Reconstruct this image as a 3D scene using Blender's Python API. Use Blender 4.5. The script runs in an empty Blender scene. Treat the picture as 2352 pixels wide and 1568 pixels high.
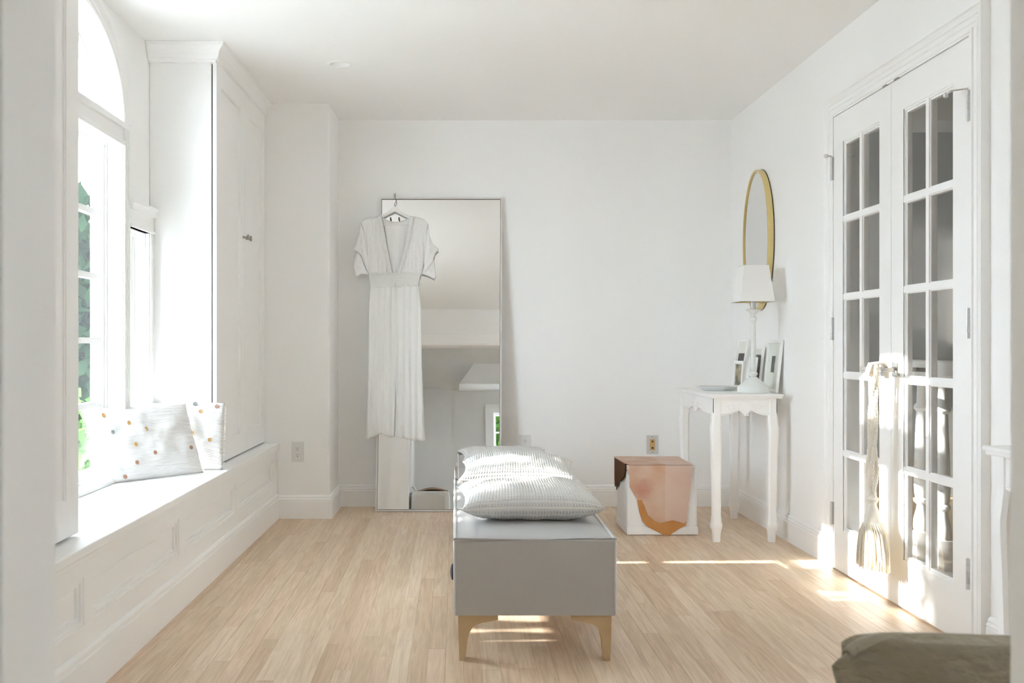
import bpy, bmesh, math, random
from mathutils import Vector, Matrix, noise
from mathutils.geometry import tessellate_polygon
random.seed(7)
S = bpy.context.scene
COL = S.collection
PI = math.pi
# ------------------------------------------------------------------ camera
EYE = 1.01; F = 2400.0; CU = 1045.0; CV = 791.0
cam = bpy.data.cameras.new('camera'); camo = bpy.data.objects.new('camera', cam); COL.objects.link(camo)
camo.location = (0, 0, EYE); camo.rotation_euler = (PI/2, 0, 0)
cam.sensor_width = 36.0; cam.lens = F/2352*36.0
cam.shift_x = (1176-CU)/2352; cam.shift_y = (CV-784)/2352
cam.clip_start = 0.05; cam.clip_end = 200
cam.dof.use_dof = True; cam.dof.focus_distance = 4.9; cam.dof.aperture_fstop = 5.6
S.camera = camo
# ------------------------------------------------------------------ world, sun, exposure
SUN_STRENGTH = 7.0; SKY_STRENGTH = 8.6
w = bpy.data.worlds.new('sky'); S.world = w; w.use_nodes = True
nt = w.node_tree; nt.nodes.clear()
bg = nt.nodes.new('ShaderNodeBackground'); wo = nt.nodes.new('ShaderNodeOutputWorld')
tc = nt.nodes.new('ShaderNodeTexCoord'); sp = nt.nodes.new('ShaderNodeSeparateXYZ'); cr = nt.nodes.new('ShaderNodeValToRGB')
cr.color_ramp.elements[0].position = 0.0; cr.color_ramp.elements[0].color = (0.865, 0.955, 1.075, 1)
cr.color_ramp.elements[1].position = 0.9; cr.color_ramp.elements[1].color = (0.76, 0.88, 1.04, 1)
nt.links.new(tc.outputs['Generated'], sp.inputs[0]); nt.links.new(sp.outputs['Z'], cr.inputs[0])
nt.links.new(cr.outputs[0], bg.inputs[0]); bg.inputs[1].default_value = SKY_STRENGTH
nt.links.new(bg.outputs[0], wo.inputs[0])
sl = bpy.data.lights.new('sun', 'SUN'); so = bpy.data.objects.new('sun', sl); COL.objects.link(so)
sl.energy = SUN_STRENGTH; sl.angle = math.radians(0.6); sl.color = (1.0, 0.96, 0.92)
SD = Vector((1.0, 0.04, -0.405)).normalized()
so.rotation_euler = SD.to_track_quat('-Z', 'Y').to_euler(); so.location = (-8, 4, 5)
S.view_settings.view_transform = 'Standard'; S.view_settings.look = 'None'
S.view_settings.gamma = 1.0; S.view_settings.use_curve_mapping = False
S.view_settings.exposure = 1.44
S.cycles.max_bounces = 22; S.cycles.diffuse_bounces = 16; S.cycles.glossy_bounces = 5
S.cycles.transparent_max_bounces = 16; S.cycles.transmission_bounces = 8
S.cycles.sample_clamp_indirect = 6.0

# ------------------------------------------------------------------ materials
def mat(name, col, rough=0.6, metal=0.0, spec=0.5, bump=None, var=None, trans=0.0, sheen=0.0):
    m = bpy.data.materials.new(name); m.use_nodes = True
    n = m.node_tree; p = n.nodes['Principled BSDF']
    p.inputs['Base Color'].default_value = (*col, 1); p.inputs['Roughness'].default_value = rough
    p.inputs['Metallic'].default_value = metal; p.inputs['Specular IOR Level'].default_value = spec
    if sheen: p.inputs['Sheen Weight'].default_value = sheen
    if bump or var:
        t = n.nodes.new('ShaderNodeTexCoord')
    if bump:                                      # (scale, strength, distance, stretch)
        sc, st, dist, stretch = bump
        mp = n.nodes.new('ShaderNodeMapping'); mp.inputs['Scale'].default_value = stretch
        nz = n.nodes.new('ShaderNodeTexNoise'); nz.inputs['Scale'].default_value = sc; nz.inputs['Detail'].default_value = 4
        b = n.nodes.new('ShaderNodeBump'); b.inputs['Strength'].default_value = st; b.inputs['Distance'].default_value = dist
        n.links.new(t.outputs['Object'], mp.inputs[0]); n.links.new(mp.outputs[0], nz.inputs['Vector'])
        n.links.new(nz.outputs['Fac'], b.inputs['Height']); n.links.new(b.outputs[0], p.inputs['Normal'])
    if var:                                       # (colour2, scale, contrast)
        c2, sc, ct = var
        nz = n.nodes.new('ShaderNodeTexNoise'); nz.inputs['Scale'].default_value = sc; nz.inputs['Detail'].default_value = 5
        r = n.nodes.new('ShaderNodeValToRGB'); r.color_ramp.elements[0].position = 0.5-ct; r.color_ramp.elements[1].position = 0.5+ct
        r.color_ramp.elements[0].color = (*col, 1); r.color_ramp.elements[1].color = (*c2, 1)
        n.links.new(t.outputs['Object'], nz.inputs['Vector']); n.links.new(nz.outputs['Fac'], r.inputs[0])
        n.links.new(r.outputs[0], p.inputs['Base Color'])
    if trans:
        tr = n.nodes.new('ShaderNodeBsdfTranslucent'); tr.inputs[0].default_value = (*col, 1)
        mx = n.nodes.new('ShaderNodeMixShader'); mx.inputs[0].default_value = trans
        o = n.nodes['Material Output']
        n.links.new(p.outputs[0], mx.inputs[1]); n.links.new(tr.outputs[0], mx.inputs[2]); n.links.new(mx.outputs[0], o.inputs[0])
    return m
M = {}
M['wall'] = mat('wall_paint', (.935, .937, .935), .85, spec=.2, bump=(60, .04, .01, (1,1,1)))
M['ceil'] = mat('ceiling_paint', (.945, .947, .945), .9, spec=.15)
M['trim'] = mat('trim_paint', (.94, .942, .94), .42, spec=.4, bump=(25, .02, .01, (1,1,1)))
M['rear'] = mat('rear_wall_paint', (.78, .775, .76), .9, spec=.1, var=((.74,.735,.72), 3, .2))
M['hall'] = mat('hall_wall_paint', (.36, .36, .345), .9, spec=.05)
M['dark'] = mat('cabinet_gap_dark', (.02, .02, .018), .9)  # near-black that paints the shade in the cabinet gaps; also the ottoman base
M['white'] = mat('white_paint_satin', (.94, .942, .94), .4, spec=.45)
M['leatherw'] = mat('white_leatherette', (.48, .475, .47), .38, spec=.4, bump=(220, .05, .002, (1,1,1)))
M['pipe'] = mat('piping_leatherette', (.60, .60, .60), .4)
M['legwood'] = mat('pale_maple', (.62, .46, .27), .45, bump=(30, .05, .003, (1,1,.15)), var=((.58,.41,.23), 14, .3))
M['suede'] = mat('taupe_suede', (.30, .255, .19), .95, spec=.05, bump=(9, .9, .05, (1,1,2)), var=((.40,.365,.275), 5, .22), sheen=.2)
M['hide'] = mat('rose_tan_hide', (.56, .35, .24), .8, spec=.2, bump=(120, .12, .003, (1,1,1)), var=((.66,.50,.40), 7, .16))
def hide_detail():
    m = M['hide']; n = m.node_tree; p = n.nodes['Principled BSDF']; L = n.links.new
    src = p.inputs['Base Color'].links[0].from_socket
    t = n.nodes.new('ShaderNodeTexCoord'); sx = n.nodes.new('ShaderNodeSeparateXYZ'); L(t.outputs['Object'], sx.inputs[0])
    mr = n.nodes.new('ShaderNodeMapRange'); mr.inputs[1].default_value = .008; mr.inputs[2].default_value = .014; mr.inputs[3].default_value = 0; mr.inputs[4].default_value = .6; L(sx.outputs['X'], mr.inputs[0])
    a = n.nodes.new('ShaderNodeMix'); a.data_type = 'RGBA'; a.inputs[7].default_value = (.68,.53,.46,1); L(mr.outputs[0], a.inputs[0]); L(src, a.inputs[6])
    d = n.nodes.new('ShaderNodeVectorMath'); d.operation = 'DISTANCE'; d.inputs[1].default_value = (-.110, -.18, -.135); L(t.outputs['Object'], d.inputs[0])
    nz_ = n.nodes.new('ShaderNodeTexNoise'); nz_.inputs['Scale'].default_value = 30
    ad = n.nodes.new('ShaderNodeMath'); ad.operation = 'MULTIPLY_ADD'; ad.inputs[1].default_value = .05; L(t.outputs['Object'], nz_.inputs['Vector']); L(nz_.outputs['Fac'], ad.inputs[0]); L(d.outputs['Value'], ad.inputs[2])
    m2 = n.nodes.new('ShaderNodeMapRange'); m2.inputs[1].default_value = .03; m2.inputs[2].default_value = .095; m2.inputs[3].default_value = .7; m2.inputs[4].default_value = 0; L(ad.outputs[0], m2.inputs[0])
    b = n.nodes.new('ShaderNodeMix'); b.data_type = 'RGBA'; b.inputs[7].default_value = (.50,.22,.17,1); L(m2.outputs[0], b.inputs[0]); L(a.outputs[2], b.inputs[6])
    L(b.outputs[2], p.inputs['Base Color'])
hide_detail()
M['hide2'] = mat('amber_leather', (.50, .22, .065), .5, spec=.4, bump=(30, .15, .006, (1,1,1)), var=((.58,.28,.09), 12, .25))
M['hide3'] = mat('dark_hide_back', (.10, .05, .025), .9, spec=.1)
M['cover'] = mat('white_slipcover', (.86, .865, .87), .85, spec=.15, bump=(9, .3, .012, (1,1,.6)))
M['brass'] = mat('brushed_brass', (.74, .60, .28), .28, metal=.85)
M['darkmetal'] = mat('dark_edge', (.09, .075, .05), .4, metal=.6)
M['nickel'] = mat('satin_nickel', (.42, .40, .37), .3, metal=.9)
M['steel'] = mat('hinge_steel', (.66, .66, .65), .35, metal=.5)
M['wire'] = mat('hook_wire', (.05, .05, .05), .4, metal=.6)
M['mframe'] = mat('silver_white_frame', (.74, .73, .72), .3, metal=.35)
M['dress'] = mat('white_gauze', (.95, .95, .94), .95, spec=.1, bump=(90, .05, .002, (6,1,.5)), trans=.08)
M['lace'] = mat('white_lace', (.90, .90, .885), .95, spec=.1, bump=(160, .5, .003, (1,1,1)), trans=.05)
M['outlet'] = mat('outlet_plastic', (.78, .78, .77), .35)
M['slot'] = mat('outlet_slot', (.015, .015, .015), .8)
M['tanplate'] = mat('tan_module', (.62, .40, .17), .5)
M['shade'] = mat('lamp_shade_linen', (.95, .95, .94), .8, spec=.1, trans=.06)
M['gold'] = mat('shade_lining', (.72, .56, .22), .4, metal=.3)
M['lampgrey'] = mat('painted_lamp', (.80, .82, .80), .5, spec=.35)
M['plate'] = mat('pale_stoneware', (.72, .74, .73), .35)
M['mat_board'] = mat('frame_mat_board', (.78, .80, .74), .7)
M['rope'] = mat('cream_cotton', (.84, .80, .72), .95, spec=.1)
M['straw'] = mat('straw_fringe', (.80, .68, .46), .9, spec=.1, var=((.86,.80,.68), 60, .2))
M['rubber'] = mat('dark_plastic', (.06, .07, .09), .4)
M['button1'] = mat('amber_button', (.55, .33, .12), .35)
M['button2'] = mat('brown_button', (.40, .22, .15), .35)
M['button3'] = mat('grey_button', (.30, .31, .32), .3)
M['bark'] = mat('bark', (.12, .09, .06), .9)
M['leaf'] = mat('leaf_green', (.03, .075, .018), .8, spec=.05, var=((.08,.15,.03), 3, .25))
M['leafd'] = mat('leaf_dark', (.004, .010, .006), .8, spec=.02, var=((.018,.04,.016), 2.5, .25))
M['siding'] = mat('cream_siding', (.72, .69, .60), .8)
M['ground_bounce'] = mat('pale_bounce_ground', (.46, .45, .42), .95, var=((.38,.37,.34), 4, .2))  # kept pale so the unseen ground bounces light up to the ceiling
M['roof'] = mat('grey_shingle', (.16, .16, .17), .9)
M['mattress'] = mat('off_white_bedding', (.78, .76, .73), .9)
M['brown'] = mat('brown_blanket', (.38, .27, .18), .95)
M['seatw'] = mat('seat_paint', (.94, .942, .94), .38, spec=.45)

def waffle():
    m = bpy.data.materials.new('waffle_cotton'); m.use_nodes = True; n = m.node_tree; p = n.nodes['Principled BSDF']
    p.inputs['Roughness'].default_value = .95; p.inputs['Specular IOR Level'].default_value = .1
    t = n.nodes.new('ShaderNodeTexCoord'); s = n.nodes.new('ShaderNodeSeparateXYZ'); n.links.new(t.outputs['UV'], s.inputs[0])
    def line(sock, k):
        a = n.nodes.new('ShaderNodeMath'); a.operation = 'MULTIPLY'; a.inputs[1].default_value = k*2*PI
        b = n.nodes.new('ShaderNodeMath'); b.operation = 'SINE'
        n.links.new(sock, a.inputs[0]); n.links.new(a.outputs[0], b.inputs[0]); return b.outputs[0]
    a = line(s.outputs['X'], 46); b = line(s.outputs['Y'], 46)
    mx = n.nodes.new('ShaderNodeMath'); mx.operation = 'MAXIMUM'; n.links.new(a, mx.inputs[0]); n.links.new(b, mx.inputs[1])
    r = n.nodes.new('ShaderNodeValToRGB'); r.color_ramp.elements[0].position = 0.0; r.color_ramp.elements[1].position = .8
    r.color_ramp.elements[0].color = (.76, .745, .715, 1); r.color_ramp.elements[1].color = (.85, .845, .83, 1)
    n.links.new(mx.outputs[0], r.inputs[0]); n.links.new(r.outputs[0], p.inputs['Base Color'])
    bp = n.nodes.new('ShaderNodeBump'); bp.inputs['Strength'].default_value = .6; bp.inputs['Distance'].default_value = .004
    n.links.new(mx.outputs[0], bp.inputs['Height']); n.links.new(bp.outputs[0], p.inputs['Normal'])
    return m
M['waffle'] = waffle()
def crinkle():
    m = mat('crinkled_cotton', (.885, .88, .87), .95, spec=.1)
    n = m.node_tree; p = n.nodes['Principled BSDF']
    t = n.nodes.new('ShaderNodeTexCoord'); mp = n.nodes.new('ShaderNodeMapping'); mp.inputs['Scale'].default_value = (5, 38, 1)
    nz = n.nodes.new('ShaderNodeTexNoise'); nz.inputs['Scale'].default_value = 1.3; nz.inputs['Detail'].default_value = 3; nz.inputs['Distortion'].default_value = .6
    b = n.nodes.new('ShaderNodeBump'); b.inputs['Strength'].default_value = .75; b.inputs['Distance'].default_value = .012
    n.links.new(t.outputs['UV'], mp.inputs[0]); n.links.new(mp.outputs[0], nz.inputs['Vector']); n.links.new(nz.outputs['Fac'], b.inputs['Height']); n.links.new(b.outputs[0], p.inputs['Normal'])
    return m
M['crinkle'] = crinkle()
def glass(name, tint, ior=1.45):
    m = bpy.data.materials.new(name); m.use_nodes = True; n = m.node_tree; n.nodes.clear()
    o = n.nodes.new('ShaderNodeOutputMaterial'); tr = n.nodes.new('ShaderNodeBsdfTransparent'); g = n.nodes.new('ShaderNodeBsdfGlossy')
    fr = n.nodes.new('ShaderNodeFresnel'); fr.inputs[0].default_value = ior; mx = n.nodes.new('ShaderNodeMixShader')
    tr.inputs[0].default_value = (*tint, 1); g.inputs['Roughness'].default_value = .005; g.inputs['Color'].default_value = (.95,.95,.95,1)
    ge = n.nodes.new('ShaderNodeNewGeometry'); sb = n.nodes.new('ShaderNodeMath'); sb.operation = 'SUBTRACT'; sb.inputs[0].default_value = 1.0
    ml_ = n.nodes.new('ShaderNodeMath'); ml_.operation = 'MULTIPLY'      # only the outer face of the thin sheet reflects
    n.links.new(ge.outputs['Backfacing'], sb.inputs[1]); n.links.new(fr.outputs[0], ml_.inputs[0]); n.links.new(sb.outputs[0], ml_.inputs[1])
    n.links.new(ml_.outputs[0], mx.inputs[0]); n.links.new(tr.outputs[0], mx.inputs[1]); n.links.new(g.outputs[0], mx.inputs[2]); n.links.new(mx.outputs[0], o.inputs[0])
    return m
M['glass'] = glass('window_glass', (.97, .985, .98), 1.22); M['doorglass'] = glass('door_glass', (.93, .93, .925))
def mirror(name, c):
    m = bpy.data.materials.new(name); m.use_nodes = True; n = m.node_tree; n.nodes.clear()
    o = n.nodes.new('ShaderNodeOutputMaterial'); g = n.nodes.new('ShaderNodeBsdfGlossy'); g.inputs['Roughness'].default_value = 0.0
    g.inputs['Color'].default_value = (*c, 1); n.links.new(g.outputs[0], o.inputs[0]); return m
M['mirror'] = mirror('mirror_silver', (.93, .93, .925)); M['mirror2'] = mirror('mirror_silver_grey', (.86, .86, .86))
def oak():
    m = bpy.data.materials.new('pale_oak_strip'); m.use_nodes = True; n = m.node_tree; p = n.nodes['Principled BSDF']
    L = n.links.new
    g = n.nodes.new('ShaderNodeNewGeometry'); oi = n.nodes.new('ShaderNodeObjectInfo')
    mul = n.nodes.new('ShaderNodeMath'); mul.operation = 'MULTIPLY'; mul.inputs[1].default_value = 137.0; L(oi.outputs['Random'], mul.inputs[0])
    cmb = n.nodes.new('ShaderNodeCombineXYZ'); L(mul.outputs[0], cmb.inputs[0]); L(mul.outputs[0], cmb.inputs[1]); L(mul.outputs[0], cmb.inputs[2])
    add = n.nodes.new('ShaderNodeVectorMath'); L(g.outputs['Position'], add.inputs[0]); L(cmb.outputs[0], add.inputs[1])
    mp = n.nodes.new('ShaderNodeMapping'); mp.inputs['Scale'].default_value = (26, 1.6, 1); L(add.outputs[0], mp.inputs[0])
    nz = n.nodes.new('ShaderNodeTexNoise'); nz.inputs['Scale'].default_value = 1.6; nz.inputs['Detail'].default_value = 6; nz.inputs['Distortion'].default_value = 1.6; L(mp.outputs[0], nz.inputs['Vector'])
    mp2 = n.nodes.new('ShaderNodeMapping'); mp2.inputs['Scale'].default_value = (150, 5, 1); L(add.outputs[0], mp2.inputs[0])
    nz2 = n.nodes.new('ShaderNodeTexNoise'); nz2.inputs['Scale'].default_value = 1.0; nz2.inputs['Detail'].default_value = 3; L(mp2.outputs[0], nz2.inputs['Vector'])
    r = n.nodes.new('ShaderNodeValToRGB'); L(oi.outputs['Random'], r.inputs[0])
    cs = [(0, (.69,.535,.375)), (.25, (.80,.655,.50)), (.5, (.73,.58,.42)), (.72, (.78,.60,.45)), (.9, (.66,.50,.345)), (1, (.83,.68,.53))]
    e = r.color_ramp.elements
    e[0].position, e[0].color = 0, (*cs[0][1], 1); e[1].position, e[1].color = 1, (*cs[-1][1], 1)
    for q, c in cs[1:-1]:
        x = e.new(q); x.color = (*c, 1)
    r2 = n.nodes.new('ShaderNodeValToRGB'); r2.color_ramp.elements[0].position = .30; r2.color_ramp.elements[0].color = (.80,.74,.68,1); r2.color_ramp.elements[1].position = .62; r2.color_ramp.elements[1].color = (1.04,1.03,1.02,1)
    L(nz.outputs['Fac'], r2.inputs[0])
    m1 = n.nodes.new('ShaderNodeMix'); m1.data_type = 'RGBA'; m1.blend_type = 'MULTIPLY'; m1.inputs[0].default_value = .75; L(r.outputs[0], m1.inputs[6]); L(r2.outputs[0], m1.inputs[7])
    r3 = n.nodes.new('ShaderNodeValToRGB'); r3.color_ramp.elements[0].position = .35; r3.color_ramp.elements[0].color = (.88,.86,.83,1); r3.color_ramp.elements[1].position = .6; r3.color_ramp.elements[1].color = (1,1,1,1); L(nz2.outputs['Fac'], r3.inputs[0])
    m2 = n.nodes.new('ShaderNodeMix'); m2.data_type = 'RGBA'; m2.blend_type = 'MULTIPLY'; m2.inputs[0].default_value = .7; L(m1.outputs[2], m2.inputs[6]); L(r3.outputs[0], m2.inputs[7])
    L(m2.outputs[2], p.inputs['Base Color']); p.inputs['Roughness'].default_value = .42; p.inputs['Specular IOR Level'].default_value = .4
    bp = n.nodes.new('ShaderNodeBump'); bp.inputs['Strength'].default_value = .08; bp.inputs['Distance'].default_value = .002; L(nz2.outputs['Fac'], bp.inputs['Height']); L(bp.outputs[0], p.inputs['Normal'])
    return m
M['oak'] = oak()

# ------------------------------------------------------------------ mesh helpers
class MB:
    def __init__(s): s.v = []; s.f = []; s.uv = {}; s.smooth = set()
    def add(s, vs, fs, smooth=False):
        o = len(s.v); s.v += [Vector(q) for q in vs]
        for f in fs:
            if smooth: s.smooth.add(len(s.f))
            s.f.append(tuple(i+o for i in f))
        return s
    def box(s, x0, x1, y0, y1, z0, z1, bev=0):
        if x0 > x1: x0, x1 = x1, x0
        if y0 > y1: y0, y1 = y1, y0
        if z0 > z1: z0, z1 = z1, z0
        if bev:
            b = min(bev, (x1-x0)/2.1, (y1-y0)/2.1, (z1-z0)/2.1)
            bm = bmesh.new(); bmesh.ops.create_cube(bm, size=1)
            for q in bm.verts: q.co = Vector(((x0+x1)/2+q.co.x*(x1-x0), (y0+y1)/2+q.co.y*(y1-y0), (z0+z1)/2+q.co.z*(z1-z0)))
            bmesh.ops.bevel(bm, geom=bm.edges[:], offset=b, segments=2, profile=.6, affect='EDGES')
            bm.verts.index_update()
            s.add([q.co.copy() for q in bm.verts], [[q.index for q in f.verts] for f in bm.faces]); bm.free(); return s
        return s.add([(x0,y0,z0),(x1,y0,z0),(x1,y1,z0),(x0,y1,z0),(x0,y0,z1),(x1,y0,z1),(x1,y1,z1),(x0,y1,z1)],
                     [(0,3,2,1),(4,5,6,7),(0,1,5,4),(1,2,6,5),(2,3,7,6),(3,0,4,7)])
    def prism(s, loops, fn, d0, d1):               # loops: [outer, hole...] of 2D points; fn(a,b,d)->xyz
        polys = [[Vector((a, b, 0)) for a, b in lp] for lp in loops]
        tris = tessellate_polygon(polys)
        flat = [p for lp in loops for p in lp]; n = len(flat)
        vs = [fn(a, b, d0) for a, b in flat]+[fn(a, b, d1) for a, b in flat]
        fs = [tuple(t) for t in tris]+[tuple(i+n for i in reversed(t)) for t in tris]
        o = 0
        for lp in loops:
            k = len(lp)
            for i in range(k):
                j = (i+1) % k; fs.append((o+i, o+j, o+j+n, o+i+n))
            o += k
        return s.add(vs, fs)
    def tube(s, pts, r, seg=8, closed=False, caps=True):
        pts = [Vector(p) for p in pts]; n = len(pts); rs = r if isinstance(r, (list, tuple)) else [r]*n
        vs = []; prev = None
        for i, p in enumerate(pts):
            a = pts[(i-1) % n] if (closed or i > 0) else p
            b = pts[(i+1) % n] if (closed or i < n-1) else p
            t = (b-a).normalized()
            if prev is None:
                u = t.cross(Vector((0,0,1)))
                if u.length < .1: u = t.cross(Vector((0,1,0)))
            else: u = prev-t*prev.dot(t)
            u.normalize(); prev = u; w2 = t.cross(u)
            for k in range(seg):
                th = 2*PI*k/seg; vs.append(p+(u*math.cos(th)+w2*math.sin(th))*rs[i])
        fs = []
        m = n if closed else n-1
        for i in range(m):
            for k in range(seg):
                a = i*seg+k; b = i*seg+(k+1) % seg; c = ((i+1) % n)*seg+(k+1) % seg; d = ((i+1) % n)*seg+k
                fs.append((a, b, c, d))
        if not closed and caps: fs += [tuple(range(seg))[::-1], tuple((n-1)*seg+k for k in range(seg))]
        return s.add(vs, fs, True)
    def lathe(s, c, prof, seg=32, sx=1, sy=1, cap=True):
        vs = []; n = len(prof)
        for r, z in prof:
            for k in range(seg):
                th = 2*PI*k/seg; vs.append((c[0]+r*math.cos(th)*sx, c[1]+r*math.sin(th)*sy, c[2]+z))
        fs = []
        for i in range(n-1):
            for k in range(seg):
                a = i*seg+k; b = i*seg+(k+1) % seg; fs.append((a, b, b+seg, a+seg))
        if cap: fs += [tuple(range(seg))[::-1], tuple((n-1)*seg+k for k in range(seg))]
        return s.add(vs, fs, True)
    def grid(s, fn, nu, nv, uv=True):              # fn(u,v) u,v in 0..1
        o = len(s.v); s.v += [Vector(fn(i/nu, j/nv)) for j in range(nv+1) for i in range(nu+1)]
        for j in range(nv):
            for i in range(nu):
                a = o+j*(nu+1)+i; s.smooth.add(len(s.f))
                s.uv[len(s.f)] = [(i/nu, j/nv), ((i+1)/nu, j/nv), ((i+1)/nu, (j+1)/nv), (i/nu, (j+1)/nv)]
                s.f.append((a, a+1, a+nu+2, a+nu+1))
        return s
    def sweep(s, path, prof):                      # path 2D, prof (offset to the right of travel, z)
        P = [Vector(p) for p in path]; n = len(P); k = len(prof); vs = []
        for i in range(n):
            d1 = (P[i]-P[i-1]).normalized() if i > 0 else None
            d2 = (P[i+1]-P[i]).normalized() if i < n-1 else None
            if d1 is None: m = Vector((d2.y, -d2.x))
            elif d2 is None: m = Vector((d1.y, -d1.x))
            else:
                a = Vector((d1.y, -d1.x)); b = Vector((d2.y, -d2.x)); m = (a+b); m = m/(m.dot(a))
            for o, z in prof: vs.append((P[i].x+m.x*o, P[i].y+m.y*o, z))
        fs = []
        for i in range(n-1):
            for j in range(k):
                a = i*k+j; b = i*k+(j+1) % k; fs.append((a, b, b+k, a+k))
        fs += [tuple(range(k))[::-1], tuple((n-1)*k+j for j in range(k))]
        return s.add(vs, fs)
ROOT = {}
def origin(o):
    while o is not None:
        if o.name in ROOT: return ROOT[o.name]
        o = o.parent
    return Vector((0,0,0))
def build(name, mb, m, parent=None, label=None, xf=None, autosmooth=True, recalc=True, kind=None):
    org = origin(parent)
    me = bpy.data.meshes.new(name)
    vs = [Vector(xf(v)) if xf else v for v in mb.v]
    me.from_pydata([v-org for v in vs], [], mb.f)
    if mb.uv:
        ul = me.uv_layers.new(name='UVMap')
        for p in me.polygons:
            q = mb.uv.get(p.index)
            if q and len(q) == p.loop_total:
                for li, c in zip(p.loop_indices, q): ul.data[li].uv = c
    if mb.smooth:
        fl = [i in mb.smooth for i in range(len(mb.f))]; me.polygons.foreach_set('use_smooth', fl)
    me.validate(); me.update()
    if recalc:
        bm = bmesh.new(); bm.from_mesh(me); bmesh.ops.recalc_face_normals(bm, faces=bm.faces[:]); bm.to_mesh(me); bm.free()
    if mb.smooth and autosmooth:
        try: me.set_sharp_from_angle(angle=math.radians(40))
        except Exception: pass
    me.materials.append(m)
    o = bpy.data.objects.new(name, me); COL.objects.link(o)
    if parent: o.parent = parent
    if label: o['label'] = label
    if kind: o['kind'] = kind
    return o
def thing(name, label, cat, loc=(0,0,0), group=None):
    o = bpy.data.objects.new(name, None); COL.objects.link(o); o.location = loc; o.empty_display_size = .1
    ROOT[o.name] = Vector(loc); o['label'] = label; o['category'] = cat
    if group: o['group'] = group
    return o
def struct(name, mb, m, label=None, xf=None):
    o = build(name, mb, m, None, None, xf); o['kind'] = 'structure'
    if label: o['label'] = label
    return o
def sroot(name, label=None):
    o = bpy.data.objects.new(name, None); COL.objects.link(o); o['kind'] = 'structure'; o.empty_display_size = .1
    if label: o['label'] = label
    return o
def dup(root, loc, label=None):
    r = root.copy(); COL.objects.link(r); r.location = loc; ROOT[r.name] = Vector(loc)
    if label: r['label'] = label
    for ch in list(root.children):
        c = ch.copy(); COL.objects.link(c); c.parent = r
        for g in ch.children:
            d = g.copy(); COL.objects.link(d); d.parent = c
    return r
def solid(o, t, off=0):
    md = o.modifiers.new('solid', 'SOLIDIFY'); md.thickness = t; md.offset = off; return o
def px(u, v, Y): return ((u-CU)*Y/F, Y, EYE-(v-CV)*Y/F)
XY = lambda a, b, d: (a, b, d)
XZ = lambda a, b, d: (a, d, b)                      # a=x b=z d=y
YZ = lambda a, b, d: (d, a, b)                      # a=y b=z d=x
def rect(a0, a1, b0, b1): return [(a0,b0),(a1,b0),(a1,b1),(a0,b1)]
def tilt(v):                                        # the built-ins along the window wall run slightly out of square
    return Vector((v.x-.0078*(6.075-v.y), v.y, v.z))

CEIL = 2.41; YB = 6.53; XR = 1.725; XL = -1.43; YN = 1.326; YM = 1.164
WC = 3.94                                            # centre of the arched window
def arch(a, b, z0, n=28, base=None, yc=WC):
    pts = [(yc+a*math.cos(PI*i/n), z0+b*math.sin(PI*i/n)) for i in range(n+1)]
    return pts if base is None else [(yc-a, base), (yc+a, base)]+pts[:-1]+[pts[-1]]
# ================================================================== ROOM SHELL
# floor base and individual strips
fb = MB().box(-.9, 2.75, -3.6, YN-.1, -.08, -.0005).box(XL-.2, XR+.03, YN-.1, YB+.1, -.08, -.012)
floor = sroot('floor', 'pale oak strip floor running away from the camera')
build('subfloor', fb, M['legwood'], floor)
pm = MB().box(-.5, .5, -.5, .5, -1, 0).v
pme = bpy.data.meshes.new('plank')
bmq = bmesh.new()
X0, X1, Y0, Y1 = -1.06, 1.725, YN-.1, YB+.01
PW = .0572
def plank_mesh(L):
    b = MB(); e = .0005; h = .0006; w2 = PW/2-.0001; l2 = L/2-.00015
    b.add([(-w2,-l2,-.012),(w2,-l2,-.012),(w2,l2,-.012),(-w2,l2,-.012),
           (-w2,-l2,-h),(w2,-l2,-h),(w2,l2,-h),(-w2,l2,-h),
           (-w2+e,-l2+e,0),(w2-e,-l2+e,0),(w2-e,l2-e,0),(-w2+e,l2-e,0)],
          [(0,1,5,4),(1,2,6,5),(2,3,7,6),(3,0,4,7),(4,5,9,8),(5,6,10,9),(6,7,11,10),(7,4,8,11),(8,9,10,11)])
    me = bpy.data.meshes.new('plank'); me.from_pydata(b.v, [], b.f); me.materials.append(M['oak']); me.update(); return me
LEN = [round(.5+.11*i, 2) for i in range(14)]
PM = {L: plank_mesh(L) for L in LEN}
rp = random.Random(21); nplank = 0; rest = MB()
ncol = int((X1-X0)/PW)+1
for i in range(ncol):
    xc = X0+PW*(i+.5); y = Y0-rp.uniform(0, .7)
    while y < Y1-.02:
        L = rp.choice(LEN)
        if nplank < 299:
            o = bpy.data.objects.new('plank', PM[L]); COL.objects.link(o); o.parent = floor
            o.location = (xc, y+L/2, 0); nplank += 1
        y += L
# ceiling with a hole for the recessed light
LX, LY = -.572, 5.22
cb = MB()
h = .049
cb.box(XL-.2, LX-h, YN-.0, YB+.1, CEIL, CEIL+.12).box(LX+h, XR+.1, YN, YB+.1, CEIL, CEIL+.12)
cb.box(LX-h, LX+h, YN, LY-h, CEIL, CEIL+.12).box(LX-h, LX+h, LY+h, YB+.1, CEIL, CEIL+.12)
struct('ceiling', cb, M['ceil'], 'smooth white ceiling')
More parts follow.
